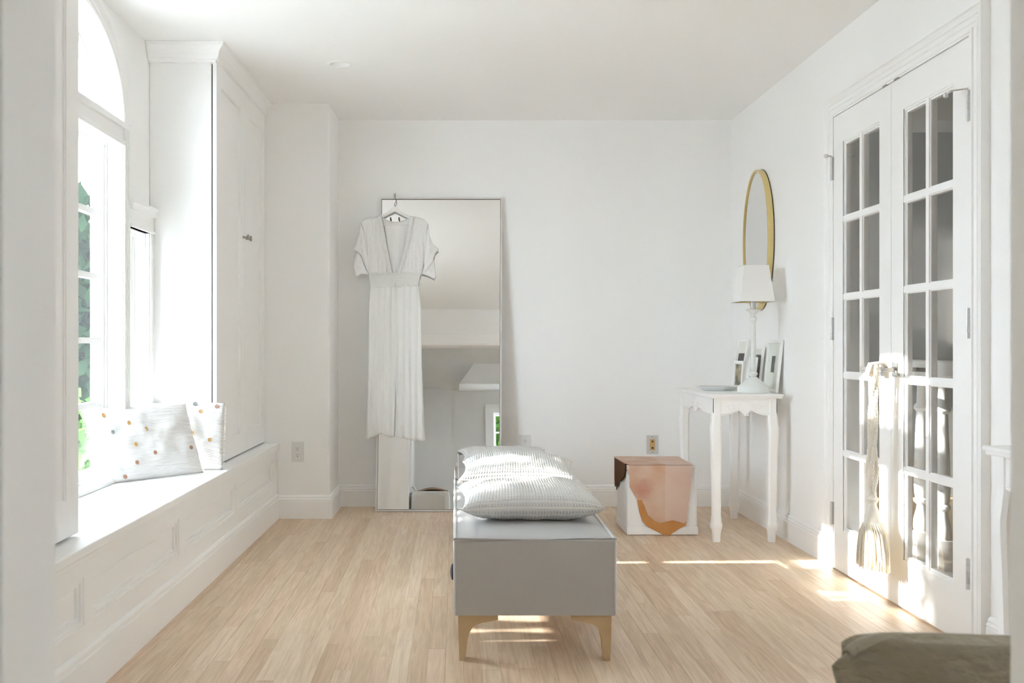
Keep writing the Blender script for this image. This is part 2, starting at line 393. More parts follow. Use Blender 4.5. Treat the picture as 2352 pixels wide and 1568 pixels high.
# window wall
ARCH_A, ARCH_B, SPR = .50, .365, 1.95
SIDE = [(4.53, 4.82), (3.22, 3.35)]
big = arch(ARCH_A, ARCH_B, SPR, base=.45)
holes = [big]+[rect(a, b, .45, 1.52) for a, b in SIDE]
struct('wall_left', MB().prism([rect(YM, YB+.1, -.05, CEIL+.05)]+holes, YZ, XL-.12, XL), M['wall'], 'white wall with the tall arched window')
struct('wall_back', MB().box(XL-.2, XR+.1, YB, YB+.12, -.05, CEIL+.05), M['wall'], 'white wall behind the leaning mirror')
# chimney-like projection at the left end of the back wall
bumpw = MB(); bumpw.prism([[(XL, 6.075), (-.741, 6.075), (-.729, 6.087), (-.729, YB), (XL, YB)]], XY, 0, CEIL)
struct('wall_projection', bumpw, M['wall'], 'white wall projection beside the tall cabinet')
# right wall with the double door opening
DY0, DY1, DZ = 3.446, 4.726, 2.05
struct('wall_right', MB().prism([[(YM, -.05), (DY0, -.05), (DY0, DZ), (DY1, DZ), (DY1, -.05), (YB+.1, -.05), (YB+.1, CEIL+.05), (YM, CEIL+.05)]], YZ, XR, XR+.11), M['wall'], 'white wall holding the glazed double doors')
# wall between this room and the one the camera stands in
JL, JR, JT = -.507, .705, 2.0
struct('wall_front', MB().prism([[(XL-.2, -.05), (JL, -.05), (JL, JT), (JR, JT), (JR, -.05), (2.75, -.05), (2.75, 2.95), (XL-.2, 2.95)]], XZ, YM, YN), M['wall'], 'white wall with the doorway the camera looks through')
# casing of that doorway, both faces (seen in the mirror and as the soft foreground edges)
def casing_prof(w_): return [(0, 0), (0, w_), ]
cs = MB()
for (ya, yb, q) in ((YN, YN+.018, .185), (YM-.018, YM, .10)):
    cs.box(JL-q, JL-.013, ya, yb, 0, JT+.02).box(JR+.013, JR+q, ya, yb, 0, JT+.02).box(JL-q, JR+q, ya, yb, JT+.013, JT+.125)
for sg, J in ((-1, JL), (1, JR)):
    cs.box(J+sg*.184, J+sg*.212, YN, YN+.036, 0, JT+.14).box(J+sg*.166, J+sg*.1835, YN+.018, YN+.026, 0, JT+.12)
    cs.box(J+sg*.082, J+sg*.100, YN+.018, YN+.030, 0, JT+.04).box(J+sg*.020, J+sg*.036, YN+.018, YN+.024, 0, JT+.02)
cs.box(JL-.212, JR+.212, YN, YN+.028, JT+.125, JT+.15)
cs.box(JL-.001, JL+.004, YM+.0, YM+.05, 0, JT)
struct('trim_1', cs, M['trim'], 'white casing round the near doorway')
BP = [(0,0),(.018,0),(.018,.100),(.0155,.104),(.0155,.107),(.018,.109),(.018,.112),(.012,.118),(.012,.126),(.006,.134),(0,.136)]
struct('baseboard_back', MB().sweep([(-.729+.0, YB), (XR, YB)], BP), M['trim'], 'white moulded baseboard along the back wall')
struct('baseboard_left', MB().sweep([(-1.035, 6.075), (-.729, 6.075), (-.729, YB)], BP), M['trim'], 'white moulded baseboard round the wall projection')
struct('baseboard_right', MB().sweep([(XR, YB), (XR, DY1+.12)], BP).sweep([(XR, DY0-.085), (XR, YN)], BP), M['trim'], 'white moulded baseboard along the right wall')
struct('baseboard_front', MB().sweep([(XR, YN), (JR+.212, YN)], BP), M['trim'])

# ================================================================== WINDOW 1 (arched, three openings)
w1 = sroot('window_1', 'tall arched white window with narrow sidelights over the window seat')
GX = -1.508; AGX = -1.535
c = MB()
aps = [(0,0),(0,.018),(.004,.024),(.013,.024),(.016,.017),(.030,.015),(.034,.019),(.046,.019),(.052,.016),(.060,.021),(.070,.030),(.082,.030),(.086,0)]
arP = arch(ARCH_A+.003, ARCH_B+.003, SPR, n=40)
c.sweep(arP, aps); c.v = [Vector((XL+v.z, v.x, v.y)) for v in c.v]
build('arch_casing', c, M['trim'], w1)
c = MB()
for a, b in ((WC+ARCH_A+.004, 4.527), (3.353, WC-ARCH_A-.004)):
    c.box(XL, XL+.018, a, b, .45, 1.95)
    for q in (.1, .36, .62, .86):
        c.box(XL+.018, XL+.026, a+(b-a)*q-.004, a+(b-a)*q+.006, .45, 1.95)
build('mullion_casing', c, M['trim'], w1)
c = MB()
c.box(XL, XL+.018, 4.823, 4.886, .45, 1.64)
for q in (4.83, 4.845, 4.862): c.box(XL+.018, XL+.026, q, q+.006, .45, 1.53)
c.box(XL, XL+.022, 4.53, 4.886, 1.523, 1.60).box(XL, XL+.036, 4.53, 4.888, 1.60, 1.625).box(XL, XL+.045, 4.53, 4.889, 1.625, 1.64)
c.box(XL, XL+.03, 4.53, 4.886, 1.523, 1.535)
build('sidelight_casing', c, M['trim'], w1)
c = MB().box(XL-.118, XL+.022, WC-ARCH_A+.002, WC+ARCH_A-.002, 1.868, 1.948, .004).box(XL, XL+.034, WC-ARCH_A-.05, WC+ARCH_A+.05, 1.925, 1.95, .004).box(XL-.02, XL+.030, WC-ARCH_A, WC+ARCH_A, 1.852, 1.872, .003)
build('transom_bar', c, M['trim'], w1)
c = MB().box(XL-.118, XL+.008, 3.2, 4.886, .425, .452).box(XL, XL+.028, 3.2, 4.886, .439, .456, .004)
build('window_stool', c, M['trim'], w1)
def sash(y0, y1, z0, z1, ncx, ncz, name='sash'):
    f_ = .028
    fr = MB().prism([rect(y0, y1, z0, z1), rect(y0+f_, y1-f_, z0+f_, z1-f_)], YZ, GX-.02, GX+.022)
    fr.prism([rect(y0+f_-.01, y1-f_+.01, z0+f_-.01, z1-f_+.01), rect(y0+f_+.004, y1-f_-.004, z0+f_+.004, z1-f_-.004)], YZ, GX-.014, GX+.012)
    s_ = build(name, fr, M['trim'], w1)
    iy0, iy1, iz0, iz1 = y0+f_, y1-f_, z0+f_, z1-f_
    mu = MB(); cells = []; hw_ = .012
    for i in range(ncx):
        for j in range(ncz):
            cells.append(rect(iy0+(iy1-iy0)*i/ncx+(hw_ if i else .0008), iy0+(iy1-iy0)*(i+1)/ncx-(hw_ if i < ncx-1 else .0008), iz0+(iz1-iz0)*j/ncz+(hw_ if j else .0008), iz0+(iz1-iz0)*(j+1)/ncz-(hw_ if j < ncz-1 else .0008)))
    mu.prism([rect(iy0-.001, iy1+.001, iz0-.001, iz1+.001)]+cells, YZ, GX-.012, GX+.018)
    if mu.v: build('muntin', mu, M['trim'], s_)
    for i in range(ncx):
        for j in range(ncz):
            a = iy0+(iy1-iy0)*i/ncx; b = iy0+(iy1-iy0)*(i+1)/ncx; cc = iz0+(iz1-iz0)*j/ncz; d = iz0+(iz1-iz0)*(j+1)/ncz
            build('pane', MB().box(GX-.002, GX+.002, a+.001, b-.001, cc+.001, d-.001), M['glass'], s_)
fr = MB().prism([rect(WC-.5+.001, WC+.5-.001, .452, 1.868), rect(WC-.486, WC+.486, .466, 1.854)], YZ, GX-.025, GX+.03)
fr.box(GX-.024, GX+.028, WC-.03, WC+.03, .466, 1.854)
build('window_frame', fr, M['trim'], w1)
sash(WC+.03, WC+.486, .466, 1.854, 1, 5); sash(WC-.486, WC-.03, .466, 1.854, 1, 5)
for a, b in SIDE:
    build('window_frame', MB().prism([rect(a+.001, b-.001, .452, 1.519), rect(a+.014, b-.014, .466, 1.506)], YZ, GX-.025, GX+.03), M['trim'], w1)
    sash(a+.014, b-.014, .466, 1.506, 1, 4)
ao = arch(ARCH_A-.001, ARCH_B-.001, SPR, base=1.949); ai = arch(ARCH_A-.055, ARCH_B-.055, SPR+.02, base=1.985)
build('arch_frame', MB().prism([ao, ai], YZ, AGX-.012, AGX+.025), M['trim'], w1)
mu = MB()
for an in (45, 90, 135):
    p0 = Vector((AGX, WC, 1.96)); p1 = Vector((AGX, WC+.45*math.cos(math.radians(an)), 1.96+.32*math.sin(math.radians(an))))
    mu.tube([p0, p1], .012, 4)
build('muntin', mu, M['trim'], w1)
build('pane', MB().prism([ai], YZ, AGX-.002, AGX+.002), M['glass'], w1)

# ================================================================== WINDOW SEAT
ws = thing('window_seat', 'long white built-in window seat with recessed front panels', 'window seat', (-1.04, 3.7, 0))
SF = -1.033
build('seat_top', MB().box(XL, SF+.012, YN+.03, 6.073, .408, .438, .005), M['seatw'], ws, xf=lambda v: tilt(v) if v.x > -1.2 else v)
core = MB().box(XL+.01, SF-.034, YN+.03, 6.072, 0, .408)
build('seat_body', core, M['seatw'], ws, xf=lambda v: tilt(v) if v.x > -1.2 else v)
pan = [(2.075, 2.98), (3.05, 3.975), (4.055, 4.965), (5.045, 5.985), (1.40, 2.0)]
fl = MB().prism([rect(YN+.03, 6.072, .145, .408)]+[rect(a, b, .21, .347) for a, b in pan], YZ, SF-.034, SF)
build('face_frame', fl, M['seatw'], ws, xf=tilt)
for a, b in pan:
    q = MB().box(SF-.0335, SF-.018, a+.032, b-.032, .242, .316, .006)
    pp = build('panel', q, M['seatw'], ws, xf=tilt)
    mm = MB()
    for k, (i0, dp) in enumerate(((0, .004), (.012, .012), (.02, .02))):
        mm.prism([rect(a+i0, b-i0, .21+i0, .347-i0), rect(a+i0+.013, b-i0-.013, .223+i0, .334-i0)], YZ, SF-.0335, SF-dp)
    build('panel_moulding', mm, M['seatw'], pp, xf=tilt)
SBP = [(0,0),(.012,0),(.012,.115),(.008,.118),(.008,.128),(.011,.131),(.011,.137),(.004,.145),(0,.147),(-.03,.147),(-.03,0)]
build('base_moulding', MB().sweep([(SF, 6.072), (SF, YN+.03)], [(-o, z) for o, z in SBP]), M['seatw'], ws, xf=tilt)
build('nosing_moulding', MB().box(SF-.002, SF+.006, YN+.03, 6.072, .393, .408, .002), M['seatw'], ws, xf=tilt)

# ================================================================== TALL CABINETS
def cabinet(y0, y1, seam, label, knob=True):
    cb_ = thing('tall_cabinet', label, 'cabinet', (-1.28, (y0+y1)/2, .438))
    FX = -1.106
    xf = lambda v: tilt(v) if v.x > -1.3 else v
    b = MB().box(XL+.002, FX-.026, y0, y0+.018, .4385, CEIL-.001).box(XL+.002, FX-.026, y1-.018, y1-.001, .4385, CEIL-.001).box(XL+.002, FX-.026, y0+.018, y1-.018, 2.335, CEIL-.001)
    build('body', b, M['trim'], cb_, xf=xf)
    build('gap_shade_fill', MB().box(XL+.01, FX-.027, y0+.018, y1-.018, .4385, 2.335), M['dark'], cb_, xf=xf)  # dark fill, paints the shade seen in the gaps round the doors
    DT, DB = 2.332, .447
    for k, (a, b2) in enumerate(((y0-.002, seam-.0015), (seam+.0015, y1-.004))):
        d = MB().prism([rect(a, b2, DB, DT), rect(a+.095, b2-.095, DB+.105, DT-.10)], YZ, FX-.018, FX)
        d.box(FX-.018, FX-.010, a+.09, b2-.09, DB+.10, DT-.095)
        dd = build('door', d, M['trim'], cb_, xf=xf)
        build('panel_bead', MB().prism([rect(a+.095, b2-.095, DB+.105, DT-.10), rect(a+.101, b2-.101, DB+.111, DT-.106)], YZ, FX-.0105, FX-.004), M['trim'], dd, xf=xf)
        if knob:
            ky = seam-.035 if k == 0 else seam+.035
            kb = MB().lathe((0,0,0), [(.007,0),(.006,.004),(.0045,.012),(.0045,.018),(.012,.022),(.0155,.027),(.0155,.030),(.010,.033)], 16)
            build('knob', kb, M['nickel'], dd, xf=lambda v, ky=ky: tilt(Vector((FX+v.z, ky+v.x, 1.572+v.y))))
    cp = [(0,2.325),(.006,2.325),(.008,2.334),(.018,2.338),(.022,2.345),(.026,2.36),(.034,2.378),(.048,2.392),(.052,2.395),(.055,2.409),(0,2.409)]
    if y0 > 4: path = [(XL+.002, y0), (FX-.026, y0), (FX-.026, y1-.001)]; cp2 = [(o+.0 if True else o, z) for o, z in cp]
    else: path = [(FX-.026, y0), (FX-.026, y1), (XL+.002, y1)]; cp2 = cp
    cp2 = [(o+(.020 if o > 0 else 0), z) for o, z in cp2]
    build('crown_moulding', MB().sweep(path, cp2), M['trim'], cb_, xf=xf)
    return cb_
cabinet(4.89, 6.074, 5.51, 'tall white two-door cabinet beyond the window, standing at the far end of the seat')
cabinet(1.50, 3.137, 2.30, 'tall white cabinet before the window, at the near end of the seat', knob=False)

# ================================================================== DOUBLE GLAZED DOORS
DX = 1.705
def leaf(name, y0, y1, label):
    d = sroot(name, label)
    T = .035; oy0, oy1, oz0, oz1 = y0+.112, y1-.112, .19, 1.905
    fr = MB().prism([rect(y0+.0015, y1-.0015, .008, 2.03), rect(oy0, oy1, oz0, oz1)], YZ, DX, DX+T)
    build('door_frame', fr, M['trim'], d)
    bd = MB()
    for e, dp in ((0, .004), (.008, .009)):
        bd.prism([rect(oy0+e, oy1-e, oz0+e, oz1-e), rect(oy0+e+.008, oy1-e-.008, oz0+e+.008, oz1-e-.008)], YZ, DX+dp, DX+T-dp)
    build('glazing_bead', bd, M['trim'], d)
    i = .014
    ym = (oy0+oy1)/2; n = 5; zs = [oz0+(oz1-oz0)*k/n for k in range(n+1)]; m_ = MB()
    for hw_, dp in ((.0125, .002), (.0165, .008)):
        e_ = .0 if hw_ < .013 else .004
        cells = []
        for k in range(n):
            for a, b in ((oy0+.0165 if 0 else oy0+e_, ym-hw_), (ym+hw_, oy1-e_)):
                cells.append(rect(a+.0005, b-.0005 if 0 else b, (zs[k]+hw_) if k else oz0+e_+.0005, (zs[k+1]-hw_) if k < n-1 else oz1-e_-.0005))
        m_.prism([rect(oy0-.001, oy1+.001, oz0-.001, oz1+.001)]+cells, YZ, DX+dp, DX+T-dp)
    build('muntin', m_, M['trim'], d)
    for k in range(n):
        for a, b in ((oy0+.006, ym-.004), (ym+.004, oy1-.006)):
            build('pane', MB().box(DX+.010, DX+.014, a, b, zs[k]+.004, zs[k+1]-.004), M['doorglass'], d)
    return d
SEAM = 4.086
d1 = leaf('door_1', SEAM, 4.706, 'far leaf of the white glazed double doors')
d2 = leaf('door_2', 3.466, SEAM, 'near leaf of the white glazed double doors')
def handle(d, y, sgn):
    for side in (-1, 1):
        x = DX if side < 0 else DX+.035
        r = MB().box(x, x+side*.009, y-.027, y+.027, .886, .940, .003)
        hd = build('handle', r, M['nickel'], d)
        lv = MB().tube([(x+side*.008, y, .913), (x+side*.05, y, .913)], .009, 10)
        lv.box(x+side*.048, x+side*.060, y-.008 if sgn > 0 else y-.115, y+.115 if sgn > 0 else y+.008, .905, .921, .003)
        build('lever', lv, M['nickel'], hd)
handle(d1, SEAM+.052, 1); handle(d2, SEAM-.052, -1)
def hinge(d, y, z, sg):
    hb = MB()
    for k in range(5): hb.tube([(DX-.006, y, z-.05+.0205*k), (DX-.006, y, z-.05+.0205*k+.0195)], .007, 10)
    hb.box(DX-.0015, DX+.001, y-.014, y+.014, z-.05, z+.052)
    build('hinge', hb, M['steel'], d)
for z in (.25, 1.08, 1.80): hinge(d1, 4.712, z, 1); hinge(d2, 3.460, z, -1)
for d, y, s_ in ((d1, 4.712, -1), (d2, 3.460, 1)):
    st = MB().tube([(DX-.006, y, 1.857), (DX-.05, y+s_*.03, 1.857), (DX-.052, y+s_*.06, 1.852)], .0035, 8)
    st.lathe((DX-.052, y+s_*.06, 1.845), [(.001,-.006),(.008,-.002),(.008,.01),(.001,.014)], 12)
    build('door_stop', st, M['steel'], d)
cl = MB().box(DX-.003, DX+.02, SEAM-.075, SEAM-.035, 2.03, 2.038)
build('catch', cl, M['nickel'], d2)
build('catch', MB().box(DX-.003, DX+.02, SEAM+.035, SEAM+.075, 2.03, 2.038), M['nickel'], d1)
# jambs and casing
tb = MB().prism([[(DY0, 0), (DY0, DZ), (DY1, DZ), (DY1, 0), (DY1-.018, 0), (DY1-.018, DZ-.016), (DY0+.018, DZ-.016), (DY0+.018, 0)]], YZ, XR-.022, XR+.11)
struct('trim_2', tb, M['trim'], 'white jamb lining of the double doors')
cf = MB()
n0, f0, t0 = DY0+.006, DY1-.006, DZ-.01
K = .085
cpf = [(0,0),(0,.020),(.004,.025),(.012,.025),(.015,.019),(.028,.017),(.032,.021),(.038,.021),(.041,.017),(.050,.018),(.054,.023),(.062,.025),(.066,.021),(.072,.024),(.078,.031),(.085,.031),(.085,0)]
cf.sweep([(n0, 0), (n0, t0), (f0, t0), (f0, 0)], [(-o, z) for o, z in cpf])
cf2 = MB(); [setattr(cf2, 'v', cf2.v+[Vector((XR-v.z, v.x, v.y)) for v in cf.v])]; cf2.f = cf.f
cf2.box(XR-.012, XR, DY1-.006+.086, DY1-.006+.112, 0, DZ+.07)
cf = cf2
struct('trim_3', cf, M['trim'], 'white fluted casing round the double doors')

# hall behind the doors, with stair railing
hl = MB().box(XR+.11, 3.4, 2.4, 7.0, -.05, 0.0)
struct('floor_hall', hl, M['legwood'], 'hall floor behind the glazed doors')
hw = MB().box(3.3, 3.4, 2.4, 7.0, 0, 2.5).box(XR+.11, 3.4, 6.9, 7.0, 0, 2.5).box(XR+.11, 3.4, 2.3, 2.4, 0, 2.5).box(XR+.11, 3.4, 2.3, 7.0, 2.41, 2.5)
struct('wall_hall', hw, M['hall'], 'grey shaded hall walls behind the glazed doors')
RX = 2.0
rl = thing('stair_railing', 'white turned-baluster stair railing seen through the near glazed door leaf', 'railing', (RX, 4.3, 0))
build('handrail', MB().box(RX-.03, RX+.03, 3.7, 4.572, .875, .945, .01).box(RX-.02, RX+.02, 3.7, 4.572, .865, .878), M['white'], rl)
build('base_rail', MB().box(RX-.03, RX+.03, 3.7, 4.572, .05, .085, .004), M['white'], rl)
def baluster(y):
    b = MB().lathe((RX, y, 0), [(.021,.33),(.021,.345),(.03,.36),(.032,.375),(.018,.385),(.017,.395),(.027,.405),(.027,.412),(.022,.42),(.032,.45),(.029,.56),(.021,.71),(.0205,.712),(.03,.725),(.032,.738),(.019,.752),(.017,.80),(.015,.868)][0:0] or
      [(.016,.105+.10),(.030,.215),(.033,.235),(.032,.262),(.020,.31),(.018,.325),(.031,.338),(.031,.348),(.024,.356),(.028,.375),(.031,.42),(.027,.55),(.021,.72),(.020,.724),(.031,.738),(.029,.750),(.019,.762),(.018,.80),(.016,.868)], 20)
    b.box(RX-.032, RX+.032, y-.032, y+.032, .083, .21, .004)
    build('baluster', b, M['white'], rl)
for y in (4.286, 4.482): baluster(y)
nw = MB().box(RX-.045, RX+.045, 3.62, 3.71, 0, 1.0, .006).lathe((RX, 3.665, 1.0), [(.055,0),(.055,.02),(.03,.035),(.045,.07),(.02,.10)], 20)
build('newel_post', nw, M['white'], rl)

# ================================================================== REAR ROOM (seen in the mirror)
RW = MB()
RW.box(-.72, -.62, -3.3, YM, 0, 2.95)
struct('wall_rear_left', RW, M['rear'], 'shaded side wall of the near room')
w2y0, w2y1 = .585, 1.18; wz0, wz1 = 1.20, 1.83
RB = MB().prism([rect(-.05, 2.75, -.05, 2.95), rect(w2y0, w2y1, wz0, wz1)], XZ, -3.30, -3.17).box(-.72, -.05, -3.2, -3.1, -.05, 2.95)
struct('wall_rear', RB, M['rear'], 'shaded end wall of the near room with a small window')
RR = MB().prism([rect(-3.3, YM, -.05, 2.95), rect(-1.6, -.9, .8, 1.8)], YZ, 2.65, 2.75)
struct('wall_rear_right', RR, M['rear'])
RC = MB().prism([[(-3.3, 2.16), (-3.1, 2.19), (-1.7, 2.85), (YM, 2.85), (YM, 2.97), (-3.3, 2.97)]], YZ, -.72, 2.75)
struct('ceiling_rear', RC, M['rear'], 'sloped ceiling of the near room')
struct('wall_dormer', MB().prism([[(.064,2.17),(.42,2.67),(2.65,2.67),(2.65,2.17)]], XZ, -3.16, -2.50), M['wall'], 'pale dormer bulkhead under the sloped ceiling')
w2 = sroot('window_2', 'small white window in the end wall of the near room')
build('window_casing', MB().prism([rect(w2y0-.10, w2y1+.10, wz0-.10, wz1+.10), rect(w2y0+.005, w2y1-.005, wz0+.005, wz1-.005)], XZ, -3.17, -3.145).prism([rect(w2y0-.12, w2y1+.12, wz0-.12, wz1+.12), rect(w2y0-.09, w2y1+.09, wz0-.09, wz1+.09)], XZ, -3.17, -3.13), M['trim'], w2)
build('sash', MB().prism([rect(w2y0, w2y1, wz0, wz1), rect(w2y0+.04, w2y1-.04, wz0+.04, wz1-.04)], XZ, -3.27, -3.23).box(w2y0+.04, w2y1-.04, -3.26, -3.235, 1.525, 1.545).box((w2y0+w2y1)/2-.01, (w2y0+w2y1)/2+.01, -3.26, -3.235, wz0+.04, wz1-.04), M['trim'], w2)
build('pane', MB().box(w2y0+.04, w2y1-.04, -3.252, -3.248, wz0+.04, wz1-.04), M['glass'], w2)
for i, (a, b) in enumerate(((-1.6, -.9),)):  # unseen window, added to let fill light into the near room
    w3 = sroot('window_%d' % (3+i), 'unseen side window added to fill the near room with daylight')
    build('sash', MB().prism([rect(a, b, .8, 1.8), rect(a+.05, b-.05, .85, 1.75)], YZ, 2.68, 2.72).box(2.69, 2.71, a+.05, b-.05, 1.33, 1.37), M['trim'], w3)
    build('pane', MB().box(2.698, 2.702, a+.05, b-.05, .85, 1.75), M['glass'], w3)
# casing on the rear room's left wall
t4 = MB().box(-.62, -.60, -2.85, -2.74, .66, 2.0).box(-.62, -.60, -1.85, -1.74, .66, 2.0).box(-.62, -.60, -2.739, -1.851, 1.90, 2.0).box(-.62, -.61, -2.739, -1.851, .70, 1.899).box(-.62, -.57, -2.88, -1.70, .62, .66).box(-.62, -.595, -2.85, -1.74, .54, .619)
struct('trim_4', t4, M['trim'], 'white casing on the side wall of the near room')
struct('baseboard_rear', MB().sweep([(-.62, -3.1), (-.62, YM)][::-1], [(-o, z) for o, z in BP]).sweep([(-.62, -3.1), (-.05, -3.1)], [(-o, z) for o, z in BP]), M['trim'])
def cushion(w_, d_, t_, nx=28, ny=28, seed=0, pinch=.05, wr=.004, top_only=False):
    """closed pillow, local x width, y depth, z thickness, centred, with pointed corners"""
    mb = MB()
    def fn(sgn):
        def g(a, b):
            u = a*2-1; v = b*2-1
            e = max(0, 1-abs(u)**2.6)*max(0, 1-abs(v)**2.6)
            h_ = t_/2*e**.42
            x = u*w_/2*(1-pinch*(1-v*v)*.9); y = v*d_/2*(1-pinch*(1-u*u)*.9)
            nn = noise.noise(Vector((u*3+seed, v*3, sgn*2)))*wr*2+noise.noise(Vector((u*9+seed, v*7, sgn)))*wr
            return (x, y, sgn*(h_+nn*min(1, e*3)))
        return g
    mb.grid(fn(1), nx, ny); mb.grid(fn(-1), nx, ny)
    return mb
def weld(o):
    md = o.modifiers.new('weld', 'WELD'); md.merge_threshold = .0004; return o
def place(mat4): return lambda v: mat4 @ v
mt = thing('rounded_ottoman', 'white rounded ottoman behind the camera, reflected low in the leaning mirror', 'ottoman', (-.34, -1.8, 0))
build('cushion_body', MB().box(-.59, -.07, -2.3, -1.4, .10, .545, .06), M['mattress'], mt)
build('cushion_base', MB().box(-.57, -.09, -2.28, -1.42, 0, .10), M['dark'], mt)
bl = MB().grid(lambda a, b: (-.52+a*.42, -2.25+b*.5, .555+.06*math.sin(a*3)*math.sin(b*2.4)), 10, 10)
o = build('blanket', bl, M['brown'], None); o['label'] = 'brown folded blanket on the rounded white ottoman behind the camera'; o['category'] = 'blanket'; solid(o, .02)

# ================================================================== OTTOMANS
def ottoman(x0, x1, y0, y1, zb, zt, label, segs, name='upholstered_bench'):
    t = thing(name, label, 'bench', ((x0+x1)/2, (y0+y1)/2, 0))
    b = MB()
    W = x1-x0; L = y1-y0; nx, ny = 24, max(24, int(L*50))
    def top(a, c_):
        e = (1-abs(2*a-1)**4)*(1-abs(2*c_-1)**(4*L/W))
        z = zt+(.014 if L > 1 else .006)*max(0, e)**.6
        for s_ in segs:
            dy = (y0+c_*L-s_); z -= .016*math.exp(-(dy/.012)**2)*min(1, e*3); z += .006*math.exp(-((abs(dy)-.08)/.06)**2)*e
        return (x0+a*W, y0+c_*L, z)
    b.grid(top, nx, ny)
    o = build('seat_cushion', b, M['leatherw'], t)
    bd = MB()
    def wall(pa, pb, n):
        nrm = Vector((pb[1]-pa[1], pa[0]-pb[0])).normalized()
        def g(a, c_):
            q = .006*math.sin(PI*c_)*(1-abs(2*a-1)**6)
            return (pa[0]+(pb[0]-pa[0])*a+nrm.x*q, pa[1]+(pb[1]-pa[1])*a+nrm.y*q, zb+(zt-zb)*c_)
        bd.grid(g, n, 10)
    wall((x0,y0),(x1,y0),24); wall((x1,y0),(x1,y1),30); wall((x1,y1),(x0,y1),24); wall((x0,y1),(x0,y0),30)
    bd.add([(x0,y0,zb),(x1,y0,zb),(x1,y1,zb),(x0,y1,zb)], [(0,1,2,3)])
    build('upholstered_body', bd, M['leatherw'], t)
    r = .006
    p = MB().tube([(x0,y0,zt+.001),(x1,y0,zt+.001),(x1,y1,zt+.001),(x0,y1,zt+.001)], r, 8, closed=True)
    for (x, y) in ((x0,y0),(x1,y0)): p.tube([(x,y,zb+.004),(x,y,zt)], .004, 6)
    build('piping', p, M['pipe'], t)
    for s_ in segs:
        build('seam', MB().tube([(x0+.01, s_, zt+.006), (x0+W*.5, s_, zt+.006), (x1-.01, s_, zt+.006)], .0035, 6), M['pipe'], t)
    # splayed bracket legs
    for sx in (0, 1):
        for sy in (0, 1):
            X = lambda q: x0+.012+q if sx == 0 else x1-.012-q
            Yq = y0+.012 if sy == 0 else y1-.012-.05
            arc = [(.055-.03*0, 0)]
            prof = [(.0, zb), (.0, .0)] if False else None
            pts = [(0.002, 0), (.022, 0), (.024, .03), (.028, .065), (.034, .088), (.042, .104), (.055, .115), (.075, .121), (.105, .126), (.126, .131), (.126, zb-.002), (-.002, zb-.002), (-.001, .08)]
            build('leg', MB().prism([[(X(a), z) for a, z in pts]], XZ, Yq, Yq+.045), M['legwood'], t)
    return t
ot = ottoman(0.0, .510, 3.325, 4.79, .148, .388, 'long white leatherette bench with pale wooden bracket legs, nearest in the room', (3.92, 4.36))
side_l = MB().lathe((0,0,0), [(.016,0),(.018,.004),(.012,.008),(.004,.010)], 20, sx=1.0, sy=1.6)
build('side_fastener', side_l, M['rubber'], ot, label='dark oval fastener', xf=lambda v: Vector((-.006-v.z, 3.52+v.x, .245+v.y)))
build('side_fastener', side_l, M['rubber'], ot, label='dark oval fastener', xf=lambda v: Vector((.516+v.z, 3.52+v.x, .245+v.y)))
ot2 = ottoman(.020, .505, 5.28, 5.90, .148, .388, 'short white leatherette bench standing behind the long one', (), name='upholstered_bench')

# cushions on the benches
def pillow(name, label, M4, w_, d_, t_, material, seed, group, **k):
    t = bpy.data.objects.new(name, None); COL.objects.link(t); t.location = M4.to_translation(); ROOT[t.name] = t.location.copy()
    t['label'] = label; t['category'] = 'cushion'
    if group: t['group'] = group
    o = build('cushion_cover', cushion(w_, d_, t_, seed=seed, **k), material, t, xf=place(M4), recalc=True)
    weld(o)
    return t, o
def edge_tube(w_, d_, pinch, rr, M4, n=14):
    pts = []
    def P(u, v): return Vector((u*w_/2*(1-pinch*(1-v*v)*.9), v*d_/2*(1-pinch*(1-u*u)*.9), 0))
    for k in range(n): pts.append(P(-1+2*k/n, -1))
    for k in range(n): pts.append(P(1, -1+2*k/n))
    for k in range(n): pts.append(P(1-2*k/n, 1))
    for k in range(n): pts.append(P(-1, 1-2*k/n))
    return MB().tube([M4 @ p for p in pts], rr, 6, closed=True)
R = lambda ang, ax: Matrix.Rotation(math.radians(ang), 4, ax)
T = lambda x, y, z: Matrix.Translation((x, y, z))
m4 = T(.262, 3.765, .460) @ R(2, 'Z') @ R(2.5, 'X')
pa, _ = pillow('waffle_cushion', 'cream waffle-weave cushion lying nearest on the long white bench', m4, .495, .45, .128, M['waffle'], 3, 'waffle cushions on the white benches', pinch=.10)
build('edge_seam', edge_tube(.495, .45, .10, .0015, m4), M['rope'], pa)
lp = MB().tube([(.470, 3.93, .464), (.492, 3.925, .468), (.512, 3.912, .454), (.503, 3.905, .444), (.488, 3.912, .452), (.468, 3.925, .460)], .0035, 6)
build('tie_loop', lp, M['rope'], pa)
m4 = T(.268, 4.46, .471) @ R(-3, 'Z') @ R(3.5, 'X')
pb, _ = pillow('waffle_cushion', 'cream waffle-weave cushion in the middle, behind the nearest one', m4, .49, .45, .135, M['waffle'], 9, 'waffle cushions on the white benches', pinch=.10)
build('edge_seam', edge_tube(.49, .45, .10, .0015, m4), M['rope'], pb)
m4 = T(.266, 5.50, .430) @ R(4, 'Z') @ R(1, 'X')
pc, _ = pillow('waffle_cushion', 'cream waffle-weave cushion farthest back, on the short bench', m4, .48, .42, .075, M['waffle'], 15, 'waffle cushions on the white benches', pinch=.10)
build('edge_seam', edge_tube(.48, .42, .10, .0015, m4), M['rope'], pc)

